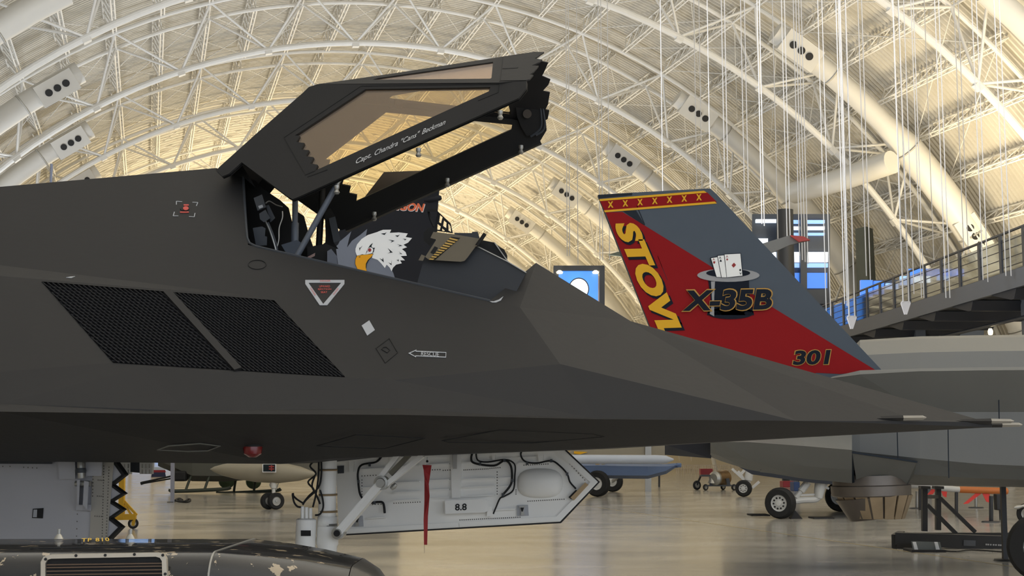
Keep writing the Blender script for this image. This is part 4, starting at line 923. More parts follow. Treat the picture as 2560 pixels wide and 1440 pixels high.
fm('card_pip', [(1782, 655), (1785, 653.5), (1788, 655), (1786, 660), (1783, 659)], M_SUIT, .028); fm('card_pip', [(1798, 654.5), (1801, 649), (1804, 654.5), (1801, 655)], M_XNAVY, .032); fm('card_pip', [(1847, 676), (1849.5, 672.5), (1852, 676), (1849.5, 679)], M_XNAVY, .036)
for (x, y, k) in ((1781, 652, .028), (1797, 648, .032), (1814, 645, .036)): text('card_letter', 'A', XP(x, y), XP(x + 5.5, y - .5), XP(x - .5, y - 5.5), M_XNAVY if x == 1797 else M_SUIT, xj, k)
text('card_letter', 'A', XP(1853, 681.5), XP(1847.5, 682), XP(1853.5, 687), M_XNAVY, xj, .036)
text('fin_number_outline', 'X-35B', XP(1702, 781), XP(1929, 777), XP(1712, 723.5), M_XGOLD, xj, .030, bold=.060); text('fin_number', 'X-35B', XP(1705.5, 778.5), XP(1926, 774.5), XP(1715, 726.5), M_XNAVY, xj, .036, bold=.035)
text('fin_number_outline', '301', XP(1978.5, 915), XP(2072, 913), XP(1985.5, 874.5), M_XGOLD, xj, .012, bold=.060); text('fin_number', '301', XP(1981, 913), XP(2069.5, 911), XP(1988, 876.5), M_XNAVY, xj, .018, bold=.035)
# fuselage: sections along the axis, each a ring of (py, depth offset)
def sec(x, top, rimt, rimb, waist, crease, bot, w_=1.5):
    ring = [(top, 0), (top + 6, -w_ * .35), ((top + rimt) / 2, -w_ * .75), (rimt, -w_ * .80), (rimt, -w_ - .35), (rimb, -w_ - .38), (waist, -w_ * .85), (crease, -w_ * .8), ((crease + bot) / 2 + 8, -w_ * .62), (bot - 4, -w_ * .3), (bot, 0), (bot - 4, w_ * .3), (crease, w_ * .8), (rimb, w_ * .8), (rimt, w_ * .8), (top + 6, w_ * .35)]
    return [P(x, y, XY + 1.2 + d) for y, d in ring]
secs = [sec(1900, 1000, 1020, 1022, 1040, 1090, 1180, 1.0), sec(2080, 920, 942, 945, 1020, 1118, 1203, 1.3), sec(2150, 850, 926, 936, 1020, 1130, 1208, 1.4), sec(2300, 841, 921, 928, 1030, 1146, 1213, 1.5), sec(2450, 838, 918, 926, 1030, 1160, 1216, 1.5), sec(2800, 835, 915, 923, 1030, 1175, 1222, 1.5), sec(3300, 850, 930, 940, 1030, 1160, 1215, 1.2)]
loft('fuselage', secs, M_XG, xj)
loft('aft_boom', [[P(x, y, XY + d) for (y, d) in ((1080, -.5), (a_, -.95), (c_, -.55), (b_, -.2), (b_, .6), (1080, .6))] for (x, a_, c_, b_) in ((1776, 1105, 1132, 1142), (1800, 1105, 1140, 1152), (1870, 1105, 1150, 1174), (2010, 1115, 1165, 1197), (2130, 1125, 1175, 1208))], M_XG, xj)
loft('exhaust_shroud', [[P(x, y, XY + d) for (y, d) in ((1090, -.3), (a_, -.6), (b_, -.3), (b_, .4), (1090, .4))] for (x, a_, b_) in ((1662, 1112, 1137), (1778, 1100, 1146))], mat('shroud_navy', (38, 42, 54), .5), xj)
# swivelled lift nozzle
M_NOZ = mat('nozzle_burnt_metal', (176, 156, 128), .4, metal=.55, var=.35, scale=3); M_NOZD = mat('nozzle_dark_metal', (112, 104, 96), .4, metal=.5, var=.3, scale=4)
c0, c1 = P(2180, 1196, XY + .3), P(2190, 1296, XY + .3)
k_ = (XY + .3) / FPX
lathe('nozzle_ring', P(2175, 1188, XY + .3), P(2178, 1240, XY + .3), [(0, 91 * k_), (.45, 92 * k_), (.5, 97 * k_), (.95, 96 * k_), (1, 93 * k_)], M_NOZD, xj, 28)
n = 16
for i in range(n):
    a0, a1 = 2 * math.pi * (i + .08) / n, 2 * math.pi * (i + .92) / n
    def q(a, r, h): return V((P(2184, 1240, XY + .3).x + (h * .10) + r * math.cos(a), XY + .3 + r * math.sin(a), P(2184, 1236, XY + .3).z - h))
    h = 58 * k_
    mk('nozzle_petal', [q(a0, 94 * k_, 0), q(a1, 94 * k_, 0), q(a1, 68 * k_, h), q(a0, 68 * k_, h), q(a0, 89 * k_, 0), q(a1, 89 * k_, 0), q(a1, 64 * k_, h), q(a0, 64 * k_, h)], [(0, 1, 2, 3), (4, 5, 6, 7), (0, 3, 7, 4), (1, 2, 6, 5), (3, 2, 6, 7), (0, 1, 5, 4)], M_NOZ, xj)
lathe('nozzle_core', P(2178, 1238, XY + .3), P(2188, 1294, XY + .3), [(0, 88 * k_), (1, 62 * k_)], M_NOZD, xj, 24)
loft('nozzle_bay_cover', [[XP(x, y, d + e) for x, y, d in ((2131, 1133, -.72), (2210, 1140, -.62), (2292, 1155, -.45), (2285, 1185, -.25), (2262, 1222, .1), (2200, 1218, .05), (2142, 1210, 0))] for e in (0, .5)], M_XG, xj)
beam('bay_gap', XP(2129, 1131, -.74), XP(2292, 1155, -.47), .03, .02, M_XDARK, xj); beam('bay_gap', XP(2127, 1131, -.74), XP(2134, 1212, -.02), .03, .02, M_XDARK, xj)
for (a, b_) in (((1908, 1098), (1902, 1175)), ((2243, 1080), (2245, 1150)), ((2370, 1070), (2372, 1195)), ((2195, 976), (2280, 953)), ((2497, 1000), (2498, 1052))): beam('panel_line', P(*a, XY - .27), P(*b_, XY - .27), .012, .008, M_XDARK, xj, V((0, 1, 0)))
# main wheel at the right edge
M_TYRE = MATS['tyre_rubber']; M_HUBW = mat('hub_white', (206, 206, 204), .4)
gx = P(2606, 1380, 17.2)
bar('gear_leg', V((gx.x + .3, 17.3, .4)), V((gx.x + .5, 17.6, 1.5)), .07, M_WHITEG, xj, 12)
wheel(xj, V((gx.x, 17.2, .42)), .42, .26, (-.55, -.85, 0), M_TYRE, M_HUBW, .5); wheel(xj, V((gx.x + 1.3, 20.5, .42)), .42, .26, (.55, -.85, 0), M_TYRE, M_HUBW, .5)
bar('gear_leg', V((gx.x + 1.4, 20.5, .4)), V((gx.x + 1.4, 20.0, 1.5)), .07, M_WHITEG, xj, 12)
nx = P(1735, 1150, XY + .5)
beam('tail_prop', V((P(2150, 1200, XY + 1.5).x + 6, XY + 1.2, 0)), V((P(2150, 1200, XY + 1.5).x + 6, XY + 1.2, 1.3)), .2, .2, M_XDARK, xj)
# ---- small wing tip with red end behind the fin
M_OLIVE = mat('olive_paint', (74, 78, 62), .6)
hung = thing('hung_glider', 'small grey aircraft with a red wing tip hung above the tail fin', 'aircraft', P(1960, 600, 30))
plate('wing', [P(1760, 690, 30), P(1895, 612, 30), P(1975, 588, 30), P(2010, 592, 30), P(2026, 600, 30), P(1975, 612, 30), P(1900, 645, 30), P(1770, 730, 30)], .12, M_XG, hung)
plate('wing_tip', [P(1978, 588, 29.9), P(2010, 591, 29.9), P(2026, 600, 29.9), P(2000, 604, 29.9)], .16, mat('tip_red', (170, 60, 56), .5), hung)
plate('tail_plane', [P(1520, 637, 30), P(1545, 629, 30), P(1680, 640, 30), P(1680, 680, 30), P(1548, 640, 30)], .06, M_OLIVE, hung)
lathe('body', P(1640, 665, 30.2), P(1800, 705, 30.2), [(0, .1), (.3, .35), (.7, .42), (1, .1)], M_XG, hung, 14)
for x in (1660, 1780):
    b_ = P(x, 680, 30.2); bar('hanging_wire', b_, V((b_.x, b_.y, roof_z(b_.x, b_.y))), .012, M_CABLE, hung, 5)
# ================================================================== THE JET WITH THE EAGLE ON ITS FIN
EY = 24.0
def EP(x, y, d=0.0): return P(x, y, EY + d)
M_EBLK = mat('eagle_fin_black', (40, 41, 46), .75, spec=.15, var=.05); M_EGREY = mat('eagle_slate', (124, 130, 144), .75, spec=.15); M_EWHITE = mat('eagle_white', (246, 248, 252), .75, spec=.15); M_EORANGE = mat('eagle_beak', (240, 170, 44), .75, spec=.15); M_EDARK = mat('eagle_ink', (36, 44, 48), .75, spec=.15)
ej = thing('eagle_tail_jet', 'dark jet with a white headed eagle painted on its black fin', 'aircraft', V((EP(150, 1100).x, EY, 0)))
plate('tail_fin', [EP(*p) for p in [(1100, 425), (1098, 470), (1091, 560), (1085, 720), (1075, 800), (700, 800), (770, 640), (846, 580), (850, 572), (960, 430)]], .10, M_EBLK, ej)
e8 = lambda x, y: (840 + x / 6.547, 480 + y / 6.547)
def em(name, pts, m, lift): return plate(name, [EP(*e8(*p)) for p in pts], .004, m, ej, lift=lift)
em('eagle_swoosh', [(-120, 1000), (35, 860), (60, 810), (170, 720), (250, 645), (215, 760), (180, 910), (260, 800), (400, 700), (510, 605), (490, 720), (420, 790), (345, 880), (330, 1050), (330, 1180), (380, 1300), (380, 1500), (-120, 1500)], M_EGREY, .004)
em('eagle_neck', [(560, 1060), (680, 1100), (760, 1150), (830, 1170), (890, 1230), (940, 1330), (970, 1430), (975, 1520), (480, 1520), (470, 1250), (480, 1150)], M_EGREY, .004)
em('eagle_head', [(345, 1050), (320, 980), (320, 930), (345, 860), (420, 770), (520, 705), (680, 655), (700, 645), (770, 620), (905, 618), (880, 670), (1030, 662), (1175, 680), (1140, 738), (1245, 755), (1180, 830), (1105, 865), (1165, 905), (1080, 935), (1140, 985), (1160, 1045), (1060, 1050), (1130, 1120), (1050, 1120), (1078, 1168), (985, 1190), (935, 1240), (910, 1300), (880, 1240), (830, 1190), (800, 1245), (740, 1170), (680, 1110), (590, 1080), (600, 1000), (480, 1030), (430, 1020)], M_EWHITE, .010)
bk = [(345, 1050), (430, 1032), (490, 1030), (608, 1016), (580, 1062), (525, 1115), (492, 1175), (490, 1250), (520, 1340), (530, 1500), (420, 1500), (360, 1280), (318, 1180), (320, 1110)]
cxm, cym = 430, 1200
em('beak_outline', [(x + (x - cxm) * .05 + 0, y + (y - cym) * .03) for x, y in bk], M_EDARK, .014); em('eagle_beak', bk, M_EORANGE, .018)
em('beak_line', [(585, 1060), (600, 1050), (540, 1120), (505, 1185), (500, 1250), (490, 1240), (492, 1175), (525, 1115)], M_EDARK, .022); em('nostril', [(372, 1068), (395, 1058), (405, 1062), (385, 1072)], M_EDARK, .022)
em('eye_brow', [(485, 1030), (500, 980), (520, 930), (560, 870), (605, 835), (580, 890), (600, 915), (640, 915), (615, 960), (560, 905), (520, 960)], M_EDARK, .014)
em('eye_white', ell(565, 960, 50, 52, 18), M_EWHITE, .017); em('eye_iris', ell(552, 952, 28, 30, 16), mat('eagle_iris', (150, 44, 46), .6), .020); em('eye_rim', [(615, 930), (630, 925), (622, 980), (590, 1015), (608, 970)], M_EDARK, .020)
for pts in ([(735, 682), (800, 676), (830, 660), (795, 705)], [(970, 712), (1015, 713), (1045, 700), (1010, 738)], [(860, 780), (960, 800), (895, 830), (920, 805)], [(1095, 768), (1155, 772), (1120, 797), (1128, 782)], [(1005, 855), (1090, 880), (1020, 890), (1045, 875)], [(850, 920), (930, 990), (845, 1005), (890, 985)], [(1030, 975), (1085, 1020), (1030, 1010), (1060, 1010)], [(715, 1085), (760, 1110), (770, 1075), (785, 1155)], [(860, 1155), (905, 1175), (912, 1115), (910, 1200)], [(990, 1110), (1015, 1118), (1022, 1095), (1030, 1140)], [(380, 905), (392, 920), (435, 880), (398, 930), (388, 965)]):
    em('feather_mark', pts, M_EDARK, .014)
text('state_lettering_shadow', 'OREGON', EP(*e8(690, 285)), EP(*e8(1425, 335)), EP(*e8(730, 150)), M_EWHITE, ej, .006, bold=.05); text('state_lettering', 'OREGON', EP(*e8(690, 278)), EP(*e8(1420, 325)), EP(*e8(728, 145)), mat('orange_lettering', (222, 106, 62), .6), ej, .012, bold=.04)
for (y, r) in ((466, .055), (494, .05)): lathe('fin_pod', EP(1060, y + 8), EP(1108 if y < 480 else 1104, y), [(0, .01), (.3, r), (.9, r), (1, r * .6)], M_EBLK, ej, 12)
lathe('pod_tip', EP(1102, 467), EP(1112, 465), [(0, .056), (.6, .056), (1, .02)], M_EWHITE, ej, 12)
def er(x, t_, b_, d): return [P(x, y, EY + 1.2 + q) for y, q in ((t_, -d * .5), (t_ + 20, -d), ((t_ + b_) / 2, -d * 1.1), (b_ - 12, -d), (b_, -d * .4), (b_, d * .4), (b_ - 12, d), (t_ + 20, d), (t_, d * .5))]
loft('fuselage', [er(-900, 900, 1100, .8), er(-300, 760, 1115, 1.3), (er(300, 770, 1118, 1.3)), er(800, 800, 1105, 1.1), er(1060, 840, 1080, .7)], mat('eagle_jet_grey', (88, 90, 96), .5), ej)
for x in (60, 150):
    c_ = P(x, 1130, EY + (0 if x == 60 else 2.2)); bar('gear_leg', V((c_.x, c_.y, .4)), V((c_.x, c_.y, 1.9)), .08, M_WHITEG, ej, 10); wheel(ej, V((c_.x, c_.y, .42)), .42, .25, (0, -1, 0), M_TYRE, M_HUBW)
c_ = P(-700, 1130, EY + 1.2); bar('gear_leg', V((c_.x, c_.y, .3)), V((c_.x, c_.y, 1.9)), .07, M_WHITEG, ej, 10); wheel(ej, V((c_.x, c_.y, .3)), .3, .2, (0, -1, 0), M_TYRE, M_HUBW)
# ================================================================== THINGS ON THE FLOOR BEHIND
def G(x, y): return PZ(x, y, 0.0)
def dep(y): return G(1280, y).y
# ---- yellow tow stand on castors
M_YSTAND = mat('tow_bar_yellow', (216, 168, 40), .45)
Y = dep(1322); F_ = lambda x, y: P(x, y, Y)
ts = thing('yellow_stand', 'yellow braced steel stand on castors beside the saw toothed door', 'stand', G(300, 1322))
beam('upright', F_(304, 1296), F_(306, 1150), .11, .11, M_YSTAND, ts); beam('foot_beam', F_(240, 1294), F_(340, 1292), .1, .12, M_YSTAND, ts)
beam('diagonal_brace', F_(308, 1250), F_(342, 1288), .05, .05, M_YSTAND, ts); beam('diagonal_brace', F_(312, 1262), F_(330, 1290), .04, .04, M_YSTAND, ts)
beam('castor_fork', F_(336, 1296), F_(333, 1314), .07, .07, M_YSTAND, ts)
for x in (333, 250): wheel(ts, V((F_(x, 1310).x, Y, .11)), .11, .07, (.3, -1, 0), M_TYRE, M_METAL)
beam('castor_fork', F_(250, 1296), F_(250, 1312), .06, .06, M_YSTAND, ts)
# ---- grey sign post with cable heap
Y = dep(1256); F_ = lambda x, y: P(x, y, Y)
sp = thing('sign_post', 'flat light grey sign post beside the gunship nose with cables at its foot', 'post', G(431, 1256))
M_POST = mat('post_grey', (150, 152, 166), .4)
beam('post', F_(431, 1256), F_(432, 1120), .12, .06, M_POST, sp, V((0, 1, 0))); block('foot_plate', F_(431, 1256) + V((-.06, .1, .01)), (.2, .3, .02), M_DARKSTEEL, sp)
cb = tube('cable_heap', spline([G(437, 1253), G(445, 1250), G(460, 1256), G(470, 1250), G(476, 1252), G(468, 1257), G(450, 1256), G(441, 1253), G(448, 1248), G(456, 1252)], 5), .03, M_LINEBLK, None, 6); tag(cb, 'heap of black cable lying at the foot of the grey post', 'cable')
cb.location.z = .03
# ---- helicopter gunship: chin gun, skids, belly
Y = dep(1233); F_ = lambda x, y: P(x, y, Y)
hl = thing('helicopter', 'dark olive helicopter on skids with a chin gun beyond the bay door', 'helicopter', G(560, 1233))
M_HELI = mat('helicopter_olive', (78, 78, 70), .6, var=.08); M_SKID = mat('skid_green_black', (48, 54, 44), .6)
loft('fuselage', [[P(x, y, Y + d) for (y, d) in ((1060, 0), (1070, -r), (b_ - 14, -r * 1.1), (b_, -r * .4), (b_, r * .4), (b_ - 14, r), (1070, r))] for (x, b_, r) in ((395, 1165, .25), (430, 1180, .5), (480, 1203, .7), (560, 1204, .75), (650, 1198, .8), (800, 1180, .6), (1000, 1150, .3))], M_HELI, hl)
block('gun_turret', P(452, 1190, Y - .6), (.5, .5, .4), M_LINEBLK, hl, bev=.08); bar('gun_barrel', P(430, 1190, Y - .6), P(356, 1206, Y - .6), .035, M_LINEBLK, hl, 8); bar('gun_barrel', P(430, 1196, Y - .6), P(356, 1209, Y - .6), .03, M_LINEBLK, hl, 8); lathe('muzzle', P(358, 1207, Y - .6), P(352, 1209, Y - .6), [(0, .06), (1, .06)], M_LINEBLK, hl, 8)
for (x0, x1, y0, y1, d, nm) in ((426, 576, 1228, 1222, -1.0, 0), (545, 702, 1233, 1226, .9, 1)):
    yy = Y + d; pts = [P(x0, y0 - 5, yy), P(x0 + 12, y0, yy), P(x1 - 20, y1 + 1, yy), P(x1, y1 - 4, yy)]
    tube('skid', spline(pts, 4), .07, M_SKID, hl, 8)
    for fx in (.22, .62):
        b_ = pts[1].lerp(pts[2], fx); tube('skid_leg', spline([b_, b_ + V((.1, -d * .25, .45)), b_ + V((.25, -d * .55, .8))], 4), .05, M_SKID, hl, 7)
lo = min((o.matrix_world @ v.co).z for o in hl.children if o.name.startswith('skid') and o.type == 'MESH' for v in o.data.vertices)
for (x, y, r) in ((566, 1204, .32), (633, 1206, .3)): lathe('round_intake', P(x, y - 2, Y + 2.2), P(x + 3, y - 2, Y + 1.9), [(0, r), (.6, r), (.7, r * .7), (1, r * .3)], mat('drab_green', (58, 76, 50), .6), hl, 18)
# ---- far flag coloured case and lamp by the hangar end
fl_ = thing('striped_case', 'low white red and blue striped case far beyond the gun barrel', 'case', G(397, 1192))
Y = dep(1192)
for (y0, y1, m_) in ((1168, 1175, mat('case_white', (205, 215, 230), .5)), (1175, 1181, mat('case_red', (150, 40, 50), .5)), (1181, 1192, mat('case_navy', (44, 50, 84), .5))):
    loft('case_band', [[P(378, y1, Y + d), P(415, y1, Y + d), P(413, y0, Y + d), P(380, y0, Y + d)] for d in (0, 1.2)], m_, fl_)
# ---- jet with the tan drop tank and twin nose wheel
Y = dep(1273); F_ = lambda x, y: P(x, y, Y)
dj = thing('tan_jet', 'tan grey jet with a pointed drop tank and twin nose wheels', 'aircraft', G(690, 1273))
M_TAN = mat('drop_tank_tan', (148, 140, 122), .5, var=.06)
lathe('drop_tank', F_(525, 1173), F_(790, 1186), [(0, .005), (.04, .08), (.12, .16), (.25, .24), (.45, .30), (.65, .30), (.85, .2), (1, .05)], M_TAN, dj, 20)
loft('fuselage', [[P(x, y, Y + 1.4 + d) for (y, d) in ((1000, -.6), (1080, -1), (b_, -.6), (b_, .6), (1080, 1), (1000, .6))] for (x, b_) in ((560, 1120), (640, 1165), (780, 1192), (1000, 1180))], mat('tan_jet_grey', (120, 116, 106), .6), dj)
for (x, d) in ((673, -.02), (693, -.05)): wheel(dj, V((F_(x, 1250).x, Y + d * 4, .235)), .235, .17, (.45, -.9, 0), M_TYRE, M_METAL, .55)
beam('axle', V((F_(668, 1250).x, Y, .235)), V((F_(700, 1250).x, Y - .2, .235)), .06, .06, M_METAL, dj)
lathe('nose_leg', F_(684, 1240), F_(685, 1150), [(0, .06), (.2, .05), (.22, .08), (.6, .09), (.62, .07), (1, .07)], M_WHITEG, dj, 12)
for (a, b_) in (((684, 1230), (674, 1212)), ((674, 1212), (682, 1200)), ((690, 1225), (697, 1205))): beam('torque_link', F_(*a), F_(*b_), .03, .03, M_METAL, dj)
beam('red_rod', F_(695, 1195), F_(697, 1180), .05, .05, mat('rod_red', (150, 40, 36), .5), dj)
q_ = Y - .40
pn = plate('emblem_panel', [P(656, 1160, q_), P(690, 1160, q_), P(690, 1181, q_), P(656, 1181, q_)], .03, M_EWHITE, dj); pn['label'] = 'small dark square panel with a red emblem and white border'
plate('emblem_field', [P(658, 1161, q_ - .01), P(688, 1161, q_ - .01), P(688, 1179, q_ - .01), P(658, 1179, q_ - .01)], .01, M_EDARK, pn)
for a in ((672, 1165, 685, 1168), (672, 1171, 685, 1174), (677, 1163, 680, 1177)): plate('emblem_bar', [P(a[0], a[1], q_ - .03), P(a[2], a[1], q_ - .03), P(a[2], a[3], q_ - .03), P(a[0], a[3], q_ - .03)], .01, mat('emblem_red', (160, 60, 58), .5), pn)
beam('panel_stay', P(686, 1178, q_ + .02), F_(685, 1185), .03, .03, M_METAL, dj)
plate('nose_marking', [F_(640, 1158), F_(658, 1160), F_(654, 1171), F_(646, 1168)], .35, mat('marking_orange_yellow', (200, 160, 70), .5), dj)
# ---- pale drone with blue belly right of the gear door
Y = dep(1242); F_ = lambda x, y: P(x, y, Y)
dr = thing('drone', 'pale blue grey drone with a long white wing and black wheels', 'aircraft', G(1490, 1242))
M_DRW = mat('drone_white', (182, 190, 204), .45); M_DRB = mat('drone_blue', (92, 112, 148), .5, var=.06)
lathe('wing_tube', P(1420, 1148, Y - .6), P(1684, 1149, Y - .6), [(0, .16), (.85, .16), (.93, .14), (1, .03)], M_DRW, dr, 16)
loft('body', [[P(x, y, Y + .6 + d) for (y, d) in ((t_, 0), (t_ + 6, -r), (b_ - 8, -r), (b_, 0), (b_ - 8, r), (t_ + 6, r))] for (x, t_, b_, r) in ((1380, 1158, 1190, .5), (1500, 1158, 1196, .6), (1620, 1160, 1197, .6), (1665, 1160, 1185, .35), (1688, 1158, 1170, .15), (1700, 1158, 1168, .1))], M_DRB, dr)
block('tail_sensor', P(1697, 1163, Y + .6), (.18, .18, .16), M_DRB, dr, bev=.03)
wheel(dr, V((F_(1494, 1200).x, Y, .47)), .47, .3, (-.45, -.9, 0), M_TYRE, M_HUBW, .5)
wheel(dr, V((F_(1562, 1200).x, Y + 6, .42)), .42, .28, (-.3, -.95, 0), M_TYRE, M_HUBW, .5); beam('gear_leg', V((F_(1562, 1200).x, Y + 6, .42)), P(1562, 1175, Y + .9), .1, .1, M_METAL, dr)
beam('gear_leg', P(1500, 1210, Y + .2), P(1492, 1150, Y + .3), .14, .14, M_RUST, dr); beam('gear_leg', P(1500, 1175, Y + .2), P(1512, 1152, Y + .3), .08, .08, M_METAL, dr)
# pale wing above the drone
pw = thing('pale_wing_aircraft', 'pale tan swept wing aircraft standing beyond the drone', 'aircraft', G(1560, 1225))
Y2 = dep(1228)
plate('wing', [P(1440, 1100, Y2), P(1730, 1090, Y2), P(1700, 1112, Y2), P(1665, 1138, Y2), P(1420, 1142, Y2)], .3, M_TAN, pw)
loft('wing_root', [[P(1440, 1060, Y2 + .2), P(1700, 1060, Y2 + .2), P(1700, 1120, Y2 + .3), P(1440, 1125, Y2 + .3)], [P(1440, 1060, Y2 + 2), P(1700, 1060, Y2 + 2), P(1700, 1120, Y2 + 2), P(1440, 1125, Y2 + 2)]], M_DRB, pw)
plate('wing_tip_gold', [P(1435, 1128, Y2 - .1), P(1470, 1130, Y2 - .1), P(1450, 1136, Y2 - .1), P(1435, 1134, Y2 - .1)], .05, M_XYEL, pw)
beam('leg', G(1620, 1228), P(1620, 1110, Y2), .25, .25, M_METAL, pw)
# ---- thin dark pole
o = bar('tape_pole', G(1648, 1217), P(1648, 1100, dep(1217)), .045, M_DARKSTEEL, None, 8); tag(o, 'thin dark pole standing in front of the drone', 'pole')
# ---- engine on a dolly
Y = dep(1226); F_ = lambda x, y: P(x, y, Y)
en = thing('engine_dolly', 'bronze round engine mounted on a low black wheeled dolly', 'engine', G(1795, 1226))
M_BRZ = mat('engine_bronze', (140, 112, 76), .4, metal=.5, var=.3, scale=6)
lathe('engine_drum', P(1786, 1196, Y - .1), P(1818, 1194, Y + .8), [(0, .15), (.05, .28), (.3, .32), (.5, .27), (.8, .33), (1, .2)], M_BRZ, en, 18); lathe('engine_ring', P(1783, 1196, Y - .2), P(1790, 1196, Y - .05), [(0, .2), (.5, .3), (1, .3)], M_METAL, en, 18)
lathe('gear_case', F_(1782, 1190), F_(1782, 1208), [(0, .12), (.6, .2), (1, .25)], M_METAL, en, 12)
beam('dolly_beam', F_(1762, 1214), F_(1838, 1214), .12, .06, M_DARKSTEEL, en); beam('dolly_mast', F_(1778, 1214), F_(1778, 1196), .14, .14, M_DARKSTEEL, en); beam('dolly_mast', F_(1822, 1214), F_(1818, 1196), .14, .14, M_DARKSTEEL, en); beam('tool_tray', F_(1752, 1189), F_(1782, 1189), .2, .08, M_DARKSTEEL, en)
for (x, r, d) in ((1764, .13, 0), (1835, .13, 0), (1815, .12, .8)): wheel(en, V((F_(x, 1220).x, Y + d, r)), r, .08, (.5, -.9, 0), M_TYRE, M_METAL)
wheel(en, V((F_(1747, 1210).x, Y + .6, .2)), .2, .08, (.5, -.9, 0), M_TYRE, M_METAL); beam('castor_fork', V((F_(1747, 1210).x, Y + .6, .2)), P(1752, 1189, Y + .3), .06, .06, M_DARKSTEEL, en)
# ---- white nose leg and main legs of the jet beyond
Y = dep(1242)
def legs_jet():
    r = thing('white_legged_jet', 'dark bellied jet standing on white landing legs beyond the lift nozzle', 'aircraft', G(1930, 1297))
    ya, yb = dep(1242), dep(1297)
    wheel(r, V((P(1859, 1220, ya).x, ya, .30)), .30, .22, (-.35, -.93, 0), M_TYRE, M_HUBW, .55, 8, M_LINEBLK)
    A = lambda x, y: P(x, y, ya + .25)
    lathe('nose_leg', A(1868, 1220), A(1876, 1160), [(0, .09), (.3, .1), (.32, .15), (.7, .15), (1, .13)], M_HUBW, r, 12)
    for (a, b_) in (((1866, 1205), (1830, 1172)), ((1858, 1196), (1845, 1178)), ((1872, 1190), (1880, 1160)), ((1880, 1220), (1898, 1204)), ((1848, 1190), (1866, 1170))): beam('leg_brace', A(*a), A(*b_), .09, .09, M_HUBW, r)
    loft('belly', [[P(x, y, yb + d) for (y, d) in ((1060, 0), (1060, 4.5), (b_, 4.5), (b_, 0))] for (x, b_) in ((1800, 1140), (1880, 1186), (2030, 1207), (2090, 1212), (2300, 1190))], mat('dark_belly', (34, 38, 48), .6), r)
    wc = V((P(1951, 1258, yb).x, yb, .375))
    wheel(r, wc, .375, .30, (-.50, -.87, 0), M_TYRE, M_HUBW, .56, 10, M_LINEBLK)
    B = lambda x, y, d=.25: P(x, y, yb + d)
    tube('trailing_arm', spline([B(1975, 1255), B(2010, 1250), B(2040, 1248), B(2052, 1232)], 4), .08, M_HUBW, r, 10); lathe('shock_strut', B(1990, 1244), B(2020, 1205), [(0, .06), (.4, .06), (.42, .09), (1, .09)], M_HUBW, r, 10)
    lathe('main_leg', B(2046, 1245), B(2052, 1200), [(0, .1), (.4, .13), (1, .14)], M_HUBW, r, 12)
    for (a, b_) in (((2040, 1240), (2060, 1205)), ((2055, 1230), (2068, 1208)), ((1995, 1238), (2045, 1236)), ((2060, 1215), (2072, 1222))): beam('leg_brace', B(*a), B(*b_), .05, .05, M_HUBW, r)
    y3 = yb + 4.0; wheel(r, V((P(2100, 1250, y3).x, y3, .40)), .40, .3, (-.5, -.87, 0), M_TYRE, M_HUBW, .56); beam('main_leg', V((P(2100, 1250, y3).x + .1, y3, .4)), P(2105, 1205, y3), .14, .14, M_HUBW, r)
    return wc
wc = legs_jet()
M_MAT = mat('rubber_mat', (44, 44, 46), .8)
for i, (x0, x1, y) in enumerate(((1878, 1925, 1289), (2035, 2085, 1297))):
    a, b_ = G(x0, y), G(x1, y); o = block('drip_mat', (a + b_) / 2 + V((0, .3, .012)), ((b_ - a).length, .7, .024), M_MAT); tag(o, ('thin dark mat on the open floor beside the white hubbed wheel', 'thin dark mat on the floor between the wheel chock and the lift nozzle')[i], 'mat', 'drip mats')
c_ = G(1990, 1297); o = mk('wheel_chock', [c_ + V(p) for p in ((-.12, 0, 0), (.16, 0, 0), (-.02, 0, .2), (-.12, .3, 0), (.16, .3, 0), (-.02, .3, .2))], [(0, 1, 2), (3, 4, 5), (0, 1, 4, 3), (1, 2, 5, 4), (2, 0, 3, 5)], M_MAT); tag(o, 'black wedge chock against the white hubbed wheel', 'chock')
# ---- barriers and red cases far away
M_BARR = mat('barrier_pale', (206, 196, 182), .5)
for i in range(9):
    x0 = 1690 + i * 22; y = 1184; Yb = dep(1184)
    r = thing('crowd_barrier', 'low pale barrier railing in a row far across the floor', 'barrier', G(x0 + 11, y), 'row of pale barriers')
    for yy in (1163, 1172): beam('rail', P(x0, yy, Yb), P(x0 + 20, yy, Yb), .05, .05, M_BARR, r)
    for xx in (x0 + 1, x0 + 7, x0 + 13, x0 + 19): beam('upright', P(xx, 1184, Yb), P(xx, 1163, Yb), .05, .05, M_BARR, r)
for (x0, x1, y0, y1, lab) in ((1752, 1782, 1172, 1183, 'red'), (1958, 1985, 1203, 1214, 'red'), (1985, 2000, 1205, 1224, 'blue')):
    Yb = dep(y1 + 4); c_ = G((x0 + x1) / 2, y1 + 4); w_ = (P(x1, y1, Yb) - P(x0, y1, Yb)).length; h = P(x0, y0, Yb).z
    o = block('equipment_case', V((c_.x, c_.y + .4, h / 2)), (w_, .8, h), mat('case_%s' % lab, (150, 36, 48) if lab == 'red' else (44, 70, 120), .5), bev=.02)
    tag(o, {'1752': 'red equipment case far beyond the engine dolly', '1958': 'red equipment case beyond the white main leg', '1985': 'blue equipment case beside the red one behind the white leg'}[str(x0)], 'case')
